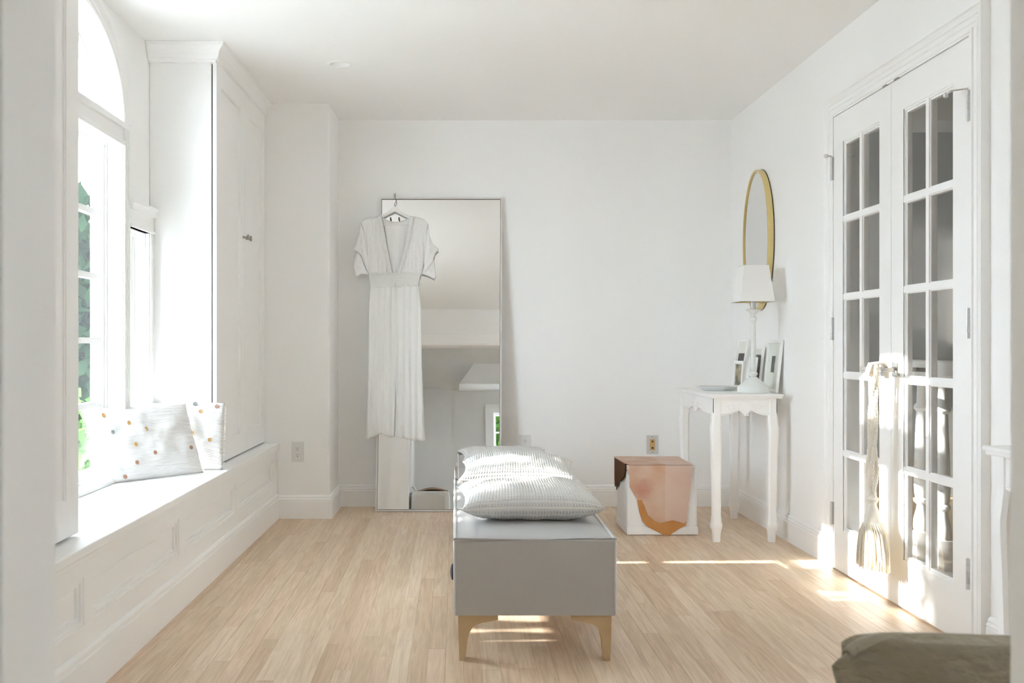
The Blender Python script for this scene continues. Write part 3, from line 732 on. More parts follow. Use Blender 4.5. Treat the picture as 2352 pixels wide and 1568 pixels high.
# ================================================================== WINDOW SEAT PILLOWS
def frame_from(bl_, br_, tl_):
    ex = (br_-bl_); wv = ex.length; ex.normalize(); ey = (tl_-bl_); ey = ey-ex*ey.dot(ex); hv = ey.length; ey.normalize(); ez = ex.cross(ey)
    c_ = bl_+ex*wv/2+ey*hv/2
    return Matrix(((ex.x,ey.x,ez.x,c_.x),(ex.y,ey.y,ez.y,c_.y),(ex.z,ey.z,ez.z,c_.z),(0,0,0,1))), wv, hv
def seat_pillow(label, bl_, br_, tl_, thick, buttons, seed):
    m4, wv, hv = frame_from(Vector(bl_), Vector(br_), Vector(tl_))
    t, o = pillow('button_pillow', label, m4, wv, hv, thick, M['crinkle'], seed, 'crinkled pillows on the window seat', pinch=.03, wr=.006)
    rr = random.Random(seed); fr = MB()
    for k in range(260):                                 # raw frayed edge down both short sides
        sx = -1 if k % 2 else 1; v = rr.uniform(-1, 1)
        p = Vector((sx*wv/2, v*hv/2, rr.uniform(-.004, .004))); q = p+Vector((sx*rr.uniform(.002, .007), rr.uniform(-.003, .003), rr.uniform(-.002, .002)))
        fr.tube([m4 @ p, m4 @ q], .0008, 3, caps=False)
    build('frayed_edge', fr, M['rope'], t, kind='stuff')
    for (a, b, mk) in buttons:
        u = a*2-1; v = b*2-1; e = max(0, 1-abs(u)**2.6)*max(0, 1-abs(v)**2.6); z = thick/2*e**.42+.002
        bb = MB().lathe((0,0,0), [(.004,-.002),(.0085,0),(.0095,.002),(.0085,.004),(.006,.0035),(.003,.003)], 14)
        mm_ = m4 @ T(u*wv/2, v*hv/2, z)
        build('button', bb, M[mk], t, xf=place(mm_))
    return t
seat_pillow('white crinkled lumbar pillow with scattered buttons, in front by the window',
            (-1.445, 4.25, .436), (-1.125, 4.68, .436), (-1.520, 4.365, .745), .11,
            [(.13,.86,'button1'),(.32,.72,'button1'),(.16,.62,'button3'),(.46,.62,'button1'),(.33,.43,'button1'),(.49,.30,'button2'),(.87,.33,'button2'),(.31,.20,'button2'),(.20,.05,'button2')], 5)
seat_pillow('white crinkled pillow with buttons, leaning on the far cabinet behind the front one',
            (-1.41, 4.735, .437), (-1.06, 4.775, .437), (-1.405, 4.83, .742), .075,
            [(.62,.96,'button3'),(.70,.84,'button1'),(.50,.74,'button3'),(.60,.52,'button1'),(.83,.42,'button1'),(.90,.92,'button2'),(.30,.5,'button2')], 8)

# ================================================================== LEANING FLOOR MIRROR
mx0, mx1, mzt = -.482, .279, 1.932
ml = thing('floor_mirror', 'tall rectangular mirror in a thin pale frame leaning on the back wall', 'mirror', ((mx0+mx1)/2, 6.44, 0))
TH = math.radians(5.55)
def lean(v):                                            # local y measured from the glass front; pivot at the floor
    s_, c_ = math.sin(TH), math.cos(TH)
    return Vector((v.x+.008*v.z, 6.325+v.y*c_+v.z*s_, v.z*c_-v.y*s_+.001))
fw = .010
build('frame', MB().prism([rect(mx0, mx1, 0, mzt), rect(mx0+fw, mx1-fw, fw, mzt-fw)], XZ, -.012, .014), M['mframe'], ml, xf=lean)
build('frame_shade_strip', MB().prism([rect(mx0+fw-.0005, mx1-fw+.0005, fw-.0005, mzt-fw+.0005), rect(mx0+fw+.002, mx1-fw-.002, fw+.002, mzt-fw-.002)], XZ, -.004, .003), M['darkmetal'], ml, xf=lean)  # dark strip painting the shadow line between frame and glass
build('mirror_glass', MB().box(mx0+fw, mx1-fw, 0, .006, fw, mzt-fw), M['mirror'], ml, xf=lean)

# ================================================================== DRESS ON HANGER
DYP = 6.385
def dp(u, v, dy=0): 
    Y = DYP
    for _ in range(3): Y = 6.325+.0972*(EYE-(v-CV)*Y/F)-.030
    x, y, z = px(u, v, Y); return (x, Y+dy, z)
def interp(tab, v):
    if v <= tab[0][0]: return tab[0][1]
    for (a, b), (c_, d) in zip(tab, tab[1:]):
        if v <= c_: return b+(d-b)*(v-a)/(c_-a)
    return tab[-1][1]
def sheet(v0, v1, Lt, Rt, nu, nv, fold, vlo=None, vhi=None):
    def g(a, b):
        va = (vlo(a) if vlo else v0); vb = (vhi(a) if vhi else v1)
        v = va+(vb-va)*b; l = interp(Lt, v); r = interp(Rt, v); u = l+(r-l)*a
        dx, dy = fold(u, v)
        return dp(u+dx, v, dy)
    return MB().grid(g, nu, nv)
def nz(a, b, s=0): return noise.noise(Vector((a, b, s)))
dr = thing('dress', 'white gauzy short-sleeved dress with lace waist, hanging on the leaning mirror', 'dress', dp(905, 1010))
bf = lambda u, v: (0, -.010+.004*math.sin(u*.75+3*nz(u*.02, v*.006))+.004*nz(u*.15, v*.02, 3)+.008*abs((u-906)/80))
LTo = [(496,866),(500,850),(505,836),(514,829),(540,829),(570,834),(600,841),(630,846)]
LTi = [(496,877),(515,880),(540,885),(570,890),(600,896),(630,902)]
RTi = [(496,942),(515,939),(540,935),(570,928),(600,921),(630,912)]
RTo = [(496,952),(500,965),(505,976),(514,984),(540,984),(570,981),(600,975),(630,968)]
b_ = sheet(497, 631, LTo, LTi, 26, 40, bf); b_.grid(sheet.__wrapped__ if False else (lambda a, b: (lambda v: dp(interp(RTi, v)+(interp(RTo, v)-interp(RTi, v))*a, v, bf(interp(RTi, v)+(interp(RTo, v)-interp(RTi, v))*a, v)[1]))(497+134*b)), 26, 40)
solid(build('bodice', b_, M['dress'], dr), .0015)
bk = sheet(499, 628, LTi, RTi, 16, 20, lambda u, v: (0, .006+.003*math.sin(u*.5)), vlo=lambda a: 499+10*math.sin(PI*a))
solid(build('back_panel', bk, M['dress'], dr), .0015)
# sleeves: two layered lobes each
def blob(pts, dy, amp, m=M['dress'], nm='sleeve'):
    loops = [[dp(u, v)[0:3:2] for u, v in pts]]
    cen = (sum(p[0] for p in loops[0])/len(pts), sum(p[1] for p in loops[0])/len(pts))
    mb = MB(); n = len(pts); rings = 6; vs = [Vector((cen[0], 6.295+.0972*cen[1]+dy-amp, cen[1]))]; fs = []
    for k in range(1, rings+1):
        for i, p in enumerate(loops[0]):
            f_ = k/rings; vs.append(Vector((cen[0]+(p[0]-cen[0])*f_, 6.295+.0972*(cen[1]+(p[1]-cen[1])*f_)+dy-amp*(1-f_*f_)+.003*math.sin(i*2.1+k), cen[1]+(p[1]-cen[1])*f_)))
    for i in range(n): fs.append((0, 1+i, 1+(i+1) % n))
    for k in range(rings-1):
        for i in range(n):
            a = 1+k*n+i; b = 1+k*n+(i+1) % n; fs.append((a, b, b+n, a+n))
    mb.add(vs, fs, True); return mb
s1 = blob([(829,512),(826,535),(820,556),(811,573),(822,579),(832,590),(836,604),(848,632),(846,600),(840,560),(836,530)], -.012, .008)
s1.add(*(lambda q: (q.v, q.f))(blob([(822,577),(815,592),(812,612),(818,636),(829,630),(848,632),(836,608),(833,592)], -.002, .006)), True)
solid(build('sleeve', s1, M['dress'], dr), .0015)
s2 = blob([(984,514),(987,540),(993,560),(1008,573),(1000,582),(996,594),(992,606),(975,628),(974,600),(978,560),(980,530)], -.012, .008)
s2.add(*(lambda q: (q.v, q.f))(blob([(996,592),(999,612),(1001,634),(998,641),(984,634),(968,629),(974,612),(984,598)], -.002, .006)), True)
solid(build('sleeve', s2, M['dress'], dr), .0015)
# lace trims and waistband
lc = MB()
lcL = sheet(497, 628, [(a, b-9) for a, b in LTi], LTi, 4, 40, lambda u, v: (0, -.017+.002*math.sin(v*1.6)))
lcR = sheet(497, 628, RTi, [(a, b+9) for a, b in RTi], 4, 40, lambda u, v: (0, -.017+.002*math.sin(v*1.6)))
solid(build('lace_trim', lcL, M['lace'], dr), .001); solid(build('lace_trim', lcR, M['lace'], dr), .001)
for lt, sg in ((LTi, -1), (RTi, 1)):
    ho = MB()
    for k in range(18):
        v = 502+k*7; c_ = Vector(dp(interp(lt, v)+sg*4.5, v, -.0205)); ho.tube([c_+Vector((.0045*math.cos(q*PI/4), 0, .0045*math.sin(q*PI/4))) for q in range(8)], .0011, 4, closed=True)
    build('lace_eyelet', ho, M['dress'], dr, kind='stuff')
wl = [(626,846),(640,849),(660,853)]; wr_ = [(626,968),(640,964),(660,960)]
solid(build('lace_waistband', sheet(626, 659, wl, wr_, 60, 10, lambda u, v: (0, -.012+.0015*math.sin(u*1.2)*math.sin(v*.9)+.004*abs((u-906)/60))), M['lace'], dr), .0015)
ho = MB()
for j, (v, n, r_) in enumerate(((631, 22, .0048), (638, 22, .0048), (649, 13, .0085))):
    for k in range(n):
        u = 851+(112)*k/(n-1); c_ = Vector(dp(u, v, -.0165+.004*abs((u-906)/60))); ho.tube([c_+Vector((r_*math.cos(q*PI/4), 0, r_*math.sin(q*PI/4))) for q in range(8)], .0012, 4, closed=True)
build('lace_openwork', ho, M['dress'], dr, kind='stuff')
for v in (627, 643, 658):
    build('waist_ribbon', MB().tube([dp(846+k*(122-(v-627)*.3)/12+(v-627)*.2, v, -.016+.004*abs((846+k*10-906)/60)) for k in range(13)], .0018, 6), M['dress'], dr)
sf = lambda u, v: (1.2*math.sin(v*.02+u*.1), -.008+(.0035+.009*(v-657)/350)*math.sin(u*.42+2.2*nz(u*.03, v*.004))+.005*nz(u*.12, v*.012, 5)+.006*abs((u-906)/60))
sL = [(655,853),(700,849),(800,847),(900,844),(980,842),(1006,841)]; sR = [(655,961),(700,966),(800,968),(900,971),(1000,976),(1012,978)]
sk1 = sheet(655, 1000, sL, [(655,911),(800,909),(1000,906)], 44, 60, sf, vhi=lambda a: 1000+4*math.sin(a*9)+(5 if a < .12 else 0))
sk2 = sheet(655, 1008, [(655,904),(800,906),(1000,914)], sR, 44, 60, lambda u, v: (0, sf(u, v)[1]-.004), vhi=lambda a: 1004+8*math.sin(max(0, a-.1)*2.4))
solid(build('skirt_panel', sk1, M['dress'], dr), .0015); solid(build('skirt_panel', sk2, M['dress'], dr), .0015)
for du, ve in ((0, 730), (4, 700)):
    build('tie_cord', MB().tube([dp(905+du+1.5*math.sin(v*.05), v, -.022) for v in range(632, ve, 7)], .0018, 6), M['dress'], dr)
build('tie_bow', MB().tube([dp(907, 634, -.02), dp(898, 628, -.024), dp(896, 634, -.024), dp(907, 634, -.02), dp(916, 627, -.024), dp(919, 634, -.024), dp(907, 634, -.02)], .0018, 6), M['dress'], dr)
# hanger
DYP = dp(907, 495)[1]+.004
hg = thing('clothes_hanger', 'white wooden clothes hanger hooked over the mirror top', 'hanger', dp(907, 490))
hy = lambda pts: [(Vector(dp(u, v))[0], Vector(dp(u, v))[2]) for u, v in pts]
arm = hy([(907,474),(914,478),(925,488),(945,497),(968,503),(980,510),(978,515),(960,508),(935,500),(907,486),(879,500),(852,508),(836,514),(834,509),(848,502),(869,497),(889,488),(900,478)])
build('hanger_arm', MB().prism([arm], XZ, DYP-.007, DYP+.004), M['white'], hg)
build('trouser_bar', MB().tube([dp(870, 516.5, 0), dp(907, 516.5, 0), dp(945, 516.5, 0)], .004, 10).tube([dp(870,516.5,0), dp(862,503,0)], .003, 8).tube([dp(945,516.5,0), dp(953,503,0)], .003, 8), M['white'], hg)
hk = [dp(908,476,.004), dp(906,468,-.001), dp(908,460,.0), dp(911,458,.03), dp(910,463,.05)]
xk, zk = dp(907, 470)[0], dp(907, 470)[2]
hkp = [(xk, DYP, zk-.012), (xk-.001, DYP, zk+.005), (xk+.009, DYP, zk+.022), (xk+.004, DYP+.01, zk+.038), (xk-.006, DYP+.018, zk+.058), (xk-.004, DYP+.024, zk+.070), (xk, DYP+.032, zk+.074), (xk+.002, DYP+.041, zk+.070), (xk, DYP+.0445, zk+.052)]
build('hook', MB().tube(hkp, .0016, 6), M['wire'], hg)
for u in (900, 919): build('clip', MB().box(dp(u-1.4,0)[0], dp(u+1.6,0)[0], DYP-.006, DYP+.002, dp(0,505)[2], dp(0,499)[2], .001), M['wire'], hg)

# ================================================================== OUTLETS
def outlet(x, y, z, label, tan=False):
    t = thing('wall_outlet', label, 'outlet', (x, y, z), 'wall plates along the back of the room' if False else None)
    build('cover_plate', MB().box(x-.036, x+.036, y-.006, y, z-.058, z+.058, .003), M['outlet'] if not tan else M['steel'], t)
    if tan:
        p = build('insert', MB().box(x-.016, x+.016, y-.009, y-.005, z-.034, z+.034, .001), M['tanplate'], t, label='tan insert with two round jacks')
        for dz in (-.020, .020): build('jack', MB().tube([(x, y-.012, z+dz), (x, y-.006, z+dz)], .0065, 14), M['darkmetal'], p)
    else:
        p = build('receptacle', MB().box(x-.0165, x+.0165, y-.0085, y-.005, z-.034, z+.034, .0012), M['outlet'], t)
        sl_ = MB()
        for dz in (-.018, .020):
            sl_.box(x-.0075, x-.0055, y-.0092, y-.008, z+dz-.001, z+dz+.007).box(x+.0055, x+.0075, y-.0092, y-.008, z+dz, z+dz+.006)
            sl_.tube([(x, y-.0092, z+dz-.008), (x, y-.008, z+dz-.008)], .0027, 10)
        build('slots', sl_, M['slot'], p, kind='stuff')
    sc_ = MB()
    for dz in (-.048, .048): sc_.tube([(x, y-.0075, z+dz), (x, y-.005, z+dz)], .0024, 10)
    build('screws', sc_, M['slot'] if tan else M['steel'], t, kind='stuff')
    return t
outlet((684-CU)*6.075/F, 6.075, EYE-(1037.5-CV)*6.075/F, 'white duplex outlet on the wall projection')
outlet((1206-CU)*YB/F, YB, EYE-(1019-CV)*YB/F, 'white duplex outlet on the back wall beside the mirror')
outlet((1498-CU)*YB/F, YB, EYE-(1020.5-CV)*YB/F, 'silver wall plate with tan insert above the hide-covered stool', tan=True)
# recessed downlight
dl = thing('recessed_downlight', 'small round white recessed downlight in the ceiling', 'light', (LX, LY, CEIL))
def hollow(cx, cy, prof, seg=36):
    b = MB().lathe((cx, cy, 0), prof+prof[:1], seg, cap=False); return b
build('trim_ring', hollow(LX, LY, [(.049,CEIL-.001),(.053,CEIL-.004),(.066,CEIL-.004),(.0705,CEIL-.0005),(.0705,CEIL+.0005),(.049,CEIL+.001)]), M['white'], dl)
build('baffle', hollow(LX, LY, [(.049,CEIL),(.046,CEIL+.05),(.0475,CEIL+.05),(.0487,CEIL)]), M['white'], dl)
build('lens', MB().lathe((LX, LY, CEIL+.035), [(.047,.012),(.044,.004),(.03,0),(.01,-.002)], 32), M['white'], dl)

# ================================================================== CONSOLE TABLE
def console(x0, x1, y0, y1, zt, label):
    t = thing('console_table', label, 'table', ((x0+x1)/2, (y0+y1)/2, 0))
    tp = MB().box(x0, x1, y0, y1, zt-.012, zt, .004).box(x0+.006, x1-.006, y0+.006, y1-.006, zt-.022, zt-.011, .004)
    build('tabletop', tp, M['white'], t)
    ax0, ax1, ay0, ay1 = x0+.026, x1-.026, y0+.026, y1-.026
    zb = zt-.022
    def scal(L, n=40):
        pts = []
        for i in range(n+1):
            f_ = i/n; s_ = f_ if f_ < .5 else 1-f_
            if s_ < .33: dz = .074+.013*math.sin(PI*s_/.33)
            elif s_ < .42: dz = .074-.010*math.sin(PI*.5*(s_-.33)/.09)
            else: dz = .064+.018*math.sin(PI*.5*(s_-.42)/.08)
            pts.append((f_*L, zb-dz))
        return pts
    for (a0, a1, d0, d1, fn) in ((ax0, ax1, ay0, ay0+.018, XZ), (ax0, ax1, ay1-.018, ay1, XZ), (ay0, ay1, ax0, ax0+.018, YZ), (ay0, ay1, ax1-.018, ax1, YZ)):
        L = a1-a0; lo = [(a0+a, z) for a, z in scal(L)]
        ap = build('apron', MB().prism([lo+[(a1, zb), (a0, zb)]], fn, d0, d1), M['white'], t)
        if d0 in (ay0, ax0):
            cv = MB(); mid = (a0+a1)/2; face = d0-.0005
            sc_ = 1.0
            P = lambda a, z: fn(a, z, face)
            cv.tube([P(a, z+.008) for a, z in lo[2:-2]], .0018, 5)
            cv.tube([P(mid+.032*math.cos(q), zb-.046+.034*math.sin(q)) for q in [PI*k/12-.35 for k in range(16)]], .0022, 5)
            for sg in (-1, 1):
                cv.tube([P(mid+sg*(.032+.0+.07*k/10), zb-.05+.014*math.sin(k*.9)*(1-k/14)+.006) for k in range(11)], .0018, 5)
                cv.tube([P(mid+sg*(.068+.017*math.cos(q)), zb-.053+.020*math.sin(q)) for q in [PI*k/8 for k in range(9)]], .0018, 5)
            for q in (-.010, .0, .010): cv.tube([fn(mid+q, zb-.080, d0-.002), fn(mid+q*1.4, zb-.088, d0-.002)], [.005, .006], 8)
            build('carving', cv, M['white'], ap)
    prof = [(0,.0175,0,.0),(.03,.0185,0,0),(.055,.021,.0,0),(.075,.027,.001,0),(.09,.0275,.001,0),(.105,.0245,.001,0),(.14,.021,.001,0),(.30,.0225,.001,0),(.45,.0245,.003,0),(.54,.0265,.005,0),(.58,.027,.005,0),(.62,.0255,.002,0),(.65,.025,.0,0),(zb,.0255,0,0)]
    for sx in (-1, 1):
        for sy in (-1, 1):
            cx = (ax0+.022) if sx < 0 else (ax1-.022); cy = (ay0+.022) if sy < 0 else (ay1-.022)
            vs = []; fs = []
            for z, hw_, off, _z in prof:
                c0 = hw_*.62
                for (a, b) in ((-hw_,-c0),(-c0,-hw_),(c0,-hw_),(hw_,-c0),(hw_,c0),(c0,hw_),(-c0,hw_),(-hw_,c0)):
                    vs.append((cx+a+sx*off, cy+b+sy*off, z))
            for i in range(len(prof)-1):
                for k in range(8):
                    a = i*8+k; b = i*8+(k+1) % 8; fs.append((a, b, b+8, a+8))
            fs += [tuple(range(8))[::-1], tuple((len(prof)-1)*8+k for k in range(8))]
            build('leg', MB().add(vs, fs), M['white'], t)
    return t
console(1.292, 1.672, 5.31, 6.13, .757, 'white carved console table with curved legs under the oval mirror')
console(1.325, 1.700, 1.80, 2.63, .757, 'white curved-leg console table at the right edge, this side of the glazed doors')

# plate, lamp
pl = thing('plate', 'shallow pale round dish on the console table left of the lamp', 'dish', (1.455, 5.78, .7575))
build('dish_body', MB().lathe((1.455, 5.78, .7575), [(.02,0),(.080,0),(.084,.004),(.096,.009),(.112,.018),(.114,.022),(.110,.0225),(.094,.014),(.08,.009),(.01,.007)], 48), M['plate'], pl)
lx, ly, lz = 1.561, 5.47, .7575
la = thing('table_lamp', 'white turned candlestick lamp with a square tapered shade', 'lamp', (lx, ly, lz))
zz = lambda v: EYE-(v-CV)/438.8-lz
build('base', MB().lathe((lx,ly,lz), [(.076,0),(.080,.004),(.081,.025),(.078,.034),(.066,.044),(.055,.050),(.052,.056),(.040,.066),(.028,.074),(.024,.078),(.0235,.081)], 40), M['lampgrey'], la)
build('column', MB().lathe((lx,ly,lz), [(.0235,.080),(.017,.084),(.016,.088),(.022,.093),(.0245,.100),(.022,.106),(.016,.110),(.015,.113),(.0195,.115),(.0195,.118),(.0135,.121),(.0125,.16),(.0135,.30),(.0135,.375),(.018,.379),(.020,.384),(.019,.394),(.013,.398),(.0135,.405),(.013,.410),(.020,.420),(.034,.428),(.040,.434),(.040,.437),(.012,.439)], 32), M['lampgrey'], la)
build('socket', MB().lathe((lx,ly,lz), [(.0125,.437),(.0135,.44),(.0135,.478),(.010,.482)], 24), M['steel'], la)
z0, z1 = 1.232, 1.42
sh = MB(); a, b = .088, .064
for inset, nm in ((0, 'lamp_shade'), (.0025, 'shade_lining')):
    a_, b_2 = a-inset, b-inset
    q = MB().add([(lx-a_,ly-a_,z0),(lx+a_,ly-a_,z0),(lx+a_,ly+a_,z0),(lx-a_,ly+a_,z0),(lx-b_2,ly-b_2,z1),(lx+b_2,ly-b_2,z1),(lx+b_2,ly+b_2,z1),(lx-b_2,ly+b_2,z1)],
                 [(0,1,5,4),(1,2,6,5),(2,3,7,6),(3,0,4,7)])
    if inset == 0:
        shade = build('lamp_shade', q, M['shade'], la, recalc=False)
        build('shade_rim', kind='stuff', m=M['shade'], parent=shade, mb=MB().tube([(lx-a,ly-a,z0),(lx+a,ly-a,z0),(lx+a,ly+a,z0),(lx-a,ly+a,z0)], .002, 6, closed=True).tube([(lx-b,ly-b,z1),(lx+b,ly-b,z1),(lx+b,ly+b,z1),(lx-b,ly+b,z1)], .002, 6, closed=True))
    else: build('shade_lining', q, M['gold'], shade, recalc=False, label='gold inner lining')
build('shade_carrier', MB().tube([(lx-b,ly,z1-.01),(lx,ly,z1-.012),(lx+b,ly,z1-.01)], .002, 6).tube([(lx,ly,lz+.48),(lx,ly,z1-.012)], .003, 6), M['steel'], la)

# oval wall mirror
oy, oz, oa, ob = 5.885, 1.597, .252, .395
om = thing('wall_mirror', 'oval mirror in a thin brass frame on the right wall above the console table', 'mirror', (XR, oy, oz))
N = 64
def ell(a, b): return [(oy+a*math.cos(2*PI*k/N), oz+b*math.sin(2*PI*k/N)) for k in range(N)]
build('frame', MB().prism([ell(oa, ob), ell(oa-.012, ob-.012)], YZ, XR-.001, XR-.036), M['brass'], om)
build('frame_edge', MB().prism([ell(oa+.0015, ob+.0015), ell(oa-.001, ob-.001)], YZ, XR-.001, XR-.006), M['darkmetal'], om, label='dark outer edge')
build('mirror_glass', MB().prism([ell(oa-.011, ob-.011)], YZ, XR-.002, XR-.029), M['mirror2'], om)

# picture frames leaning on the right wall
def picture(name, label, near, far, lean_v, hgt, bw, cols, depth=.018, photo=(.28, .72, .28, .72), face='mat_board', frame='white'):
    """near/far: bottom corners (camera-side / far side) of the face plane; lean_v: direction the top moves"""
    n = Vector(near); f_ = Vector(far); ex = (n-f_); w_ = ex.length; ex.normalize()
    up = (Vector((0,0,1))*hgt+Vector(lean_v)).normalized(); up = (up-ex*up.dot(ex)).normalized(); ez = ex.cross(up).normalized()
    # face normal should look to -x
    if ez.x > 0: ez = -ez
    m4 = Matrix(((ex.x,up.x,ez.x,f_.x),(ex.y,up.y,ez.y,f_.y),(ex.z,up.z,ez.z,f_.z),(0,0,0,1)))
    t = thing(name, label, 'picture', near)
    xf = place(m4)
    fnp = lambda a, b, d: (a, b, d)
    build('frame', MB().prism([rect(0, w_, 0, hgt), rect(bw, w_-bw, bw, hgt-bw)], fnp, -depth, 0), M[frame], t, xf=xf)
    build('mat_board', MB().box(bw, w_-bw, bw, hgt-bw, -depth, -.006), M[face], t, xf=xf)
    a0, a1, b0, b1 = photo
    iw, ih = w_-2*bw, hgt-2*bw
    build('photograph', MB().box(bw+iw*a0, bw+iw*a1, bw+ih*b0, bw+ih*b1, -.0062, -.0052), cols, t, xf=xf)
    return t
def photo_mat(nm, dark, light, sc, acc=None, bias=.0):
    return mat(nm, dark, .4, var=(light, sc, .10+bias))
P1 = photo_mat('sepia_tree_print', (.50,.44,.30), (.13,.12,.09), 22, bias=.05)
P2 = photo_mat('grey_photo_red_figure', (.09,.085,.085), (.30,.10,.11), 9)
P3 = photo_mat('dark_portrait_photo', (.02,.022,.02), (.30,.32,.25), 14)
P4 = photo_mat('small_dark_photo', (.02,.022,.02), (.13,.14,.11), 18)
P5 = photo_mat('grey_print', (.18,.18,.17), (.40,.40,.36), 20)
ZT = .7575
picture('picture_frame', 'largest white frame with wide mat, rightmost and leaning on the right wall', (1.682, 5.475, ZT), (1.682, 5.715, ZT), (.030,0,0), .278, .016, P4, .012, (.36,.62,.36,.72))
picture('picture_frame', 'pale frame with a dark portrait photograph, directly behind the lamp', (1.672, 5.765, ZT), (1.672, 5.945, ZT), (.028,0,0), .242, .014, P3, .012, (.12,.88,.16,.86))
picture('picture_frame', 'small pale frame mostly hidden by the lamp pole', (1.636, 5.742, ZT), (1.636, 5.90, ZT), (.024,0,0), .185, .012, P5, .008, (.2,.8,.12,.8))
picture('picture_frame', 'tilted white frame holding a grey photograph with a pink figure, behind the smallest frame', (1.640, 6.0, ZT), (1.612, 6.115, ZT), (.050,0,0), .285, .011, P2, .012, (.16,.84,.12,.74))
picture('picture_frame', 'smallest frame with a sepia tree print, standing behind the dish', (1.628, 5.935, ZT), (1.604, 6.045, ZT), (.012,0,0), .16, .016, P1, .010, (.02,.98,.03,.97))

# ================================================================== HIDE-COVERED CUBE STOOL
cx0, cx1, cy0, cy1, ch = .913, 1.284, 5.53, 5.90, .372
cs_ = thing('cube_stool', 'white slipcovered cube stool beside the console table', 'stool', ((cx0+cx1)/2, (cy0+cy1)/2, 0))
def taper(v):
    k = v.z/ch; cxm = (cx0+cx1)/2; return Vector((cxm+(v.x-cxm)*(1-.012*k)+.002*nz(v.y*9, v.z*9, 1), v.y+.003*nz(v.x*9, v.z*9, 2), v.z))
bb = MB()
def face_grid(o_, e1, e2, n):
    o_ = Vector(o_); e1 = Vector(e1); e2 = Vector(e2)
    def g(a, b): return o_+e1*a+e2*b+Vector(n)*(.006*nz(a*3, b*3, n[0]+n[1]*2)*math.sin(PI*a)*math.sin(PI*b)*2)
    bb.grid(g, 14, 14)
build('cover', MB().box(cx0, cx1, cy0, cy1, .004, ch, .014), M['cover'], cs_, xf=taper)
build('cover_hem', MB().box(cx0-.004, cx1+.004, cy0-.004, cy1+.004, .003, .045, .006), M['cover'], cs_, xf=taper)
pf = lambda x, y: (1380+x/5.225, 960+y/5.225)
FZ = cy0-.007
def fpt(x, y, Y=FZ):
    u, v = pf(x, y); q = px(u, v, Y); return (q[0], q[2])
def hide(name, label, polys, m, t_=.003):
    th = thing(name, label, 'leather hide', (1.1, 5.7, ch+.003))
    for nm, mb, mm in polys: build(nm, mb, mm, th)
    return th
import itertools
def rough(pts, n=3, amp=.0018, seed=1):
    r_ = random.Random(seed); out = []
    for (a, b), (c_, d) in zip(pts, pts[1:]+pts[:1]):
        for k in range(n):
            f_ = k/n; j = amp if k else 0
            out.append((a+(c_-a)*f_+r_.uniform(-j, j), b+(d-b)*f_+r_.uniform(-j, j)))
    return out
front1 = [fpt(*p) for p in [(335,590),(345,720),(345,830),(440,975),(490,985),(525,1055),(560,1160),(640,1230),(710,1260),(800,1235),(880,1225),(1000,1262),(1035,1215),(1060,950),(1097,600)]]
zt_ = ch+.004
fxL, fxR = front1[0][0], front1[-1][0]
front1 = [(fxL, zt_-.004)]+front1+[(fxR+.001, zt_-.004)]
front1 = rough(front1, 4, .0012, 4)
topp = [(.898, 5.915), (.905, 5.60), (.92, 5.55), (.945, FZ), (fxL, FZ-.001), (fxR+.001, FZ-.001), (1.258, 5.70), (1.262, 5.915)]
def curvetop(mb): return mb
hp = [('top_panel', MB().prism([topp], XY, ch+.002, ch+.0055), M['hide']),
      ('front_flap', MB().prism([front1], XZ, FZ-.0035, FZ), M['hide'])]
tri = [(.905, ch+.004), (.912, ch-.055), (.925, ch-.052), (.945, ch-.028), (.972, ch-.022), (.985, ch-.004), (fxL+.002, ch-.006), (fxL+.002, ch+.004)]
tri = rough([(fxL+.004, ch+.003), (fxL-.004, ch-.012), (fxL-.018, ch-.016), (.945, ch-.030), (.932, ch-.055), (.912, ch-.045), (.906, ch+.003)], 3, .001, 9)
hp.append(('corner_flap', MB().prism([tri], XZ, FZ-.004, FZ-.0005), M['hide']))
hd1 = hide('leather_hide', 'rose-tan raw-edged hide draped over the white cube stool, uppermost', hp, M['hide'])
sidep = rough([(5.915, ch+.004), (5.915, ch-.10), (5.90, ch-.165), (5.86, ch-.145), (5.84, ch-.175), (5.79, ch-.13), (5.73, ch-.11), (5.66, ch-.10), (5.58, ch-.07), (5.545, ch+.004)], 4, .003, 3)
build('side_flap', MB().prism([sidep], YZ, .902, .9055), M['hide3'], hd1, label='dark brown side flap')
fr2 = [fpt(*p) for p in [(440,940),(440,975),(445,1040),(470,1150),(500,1240),(570,1310),(640,1345),(700,1375),(760,1405),(820,1417),(870,1375),(940,1330),(1000,1300),(1020,1290),(1035,1215),(1040,940)]]
fr2 = rough(fr2, 3, .0008, 6)
hide('leather_hide', 'glossy amber leather piece hanging under the rose-tan hide, its lower edge near the floor', [('front_flap', MB().prism([fr2], XZ, FZ+.0008, FZ+.0028), M['hide2'])], M['hide2'])
bpy.data.objects['leather_hide.001'].location = (1.1, 5.7, ch+.003)

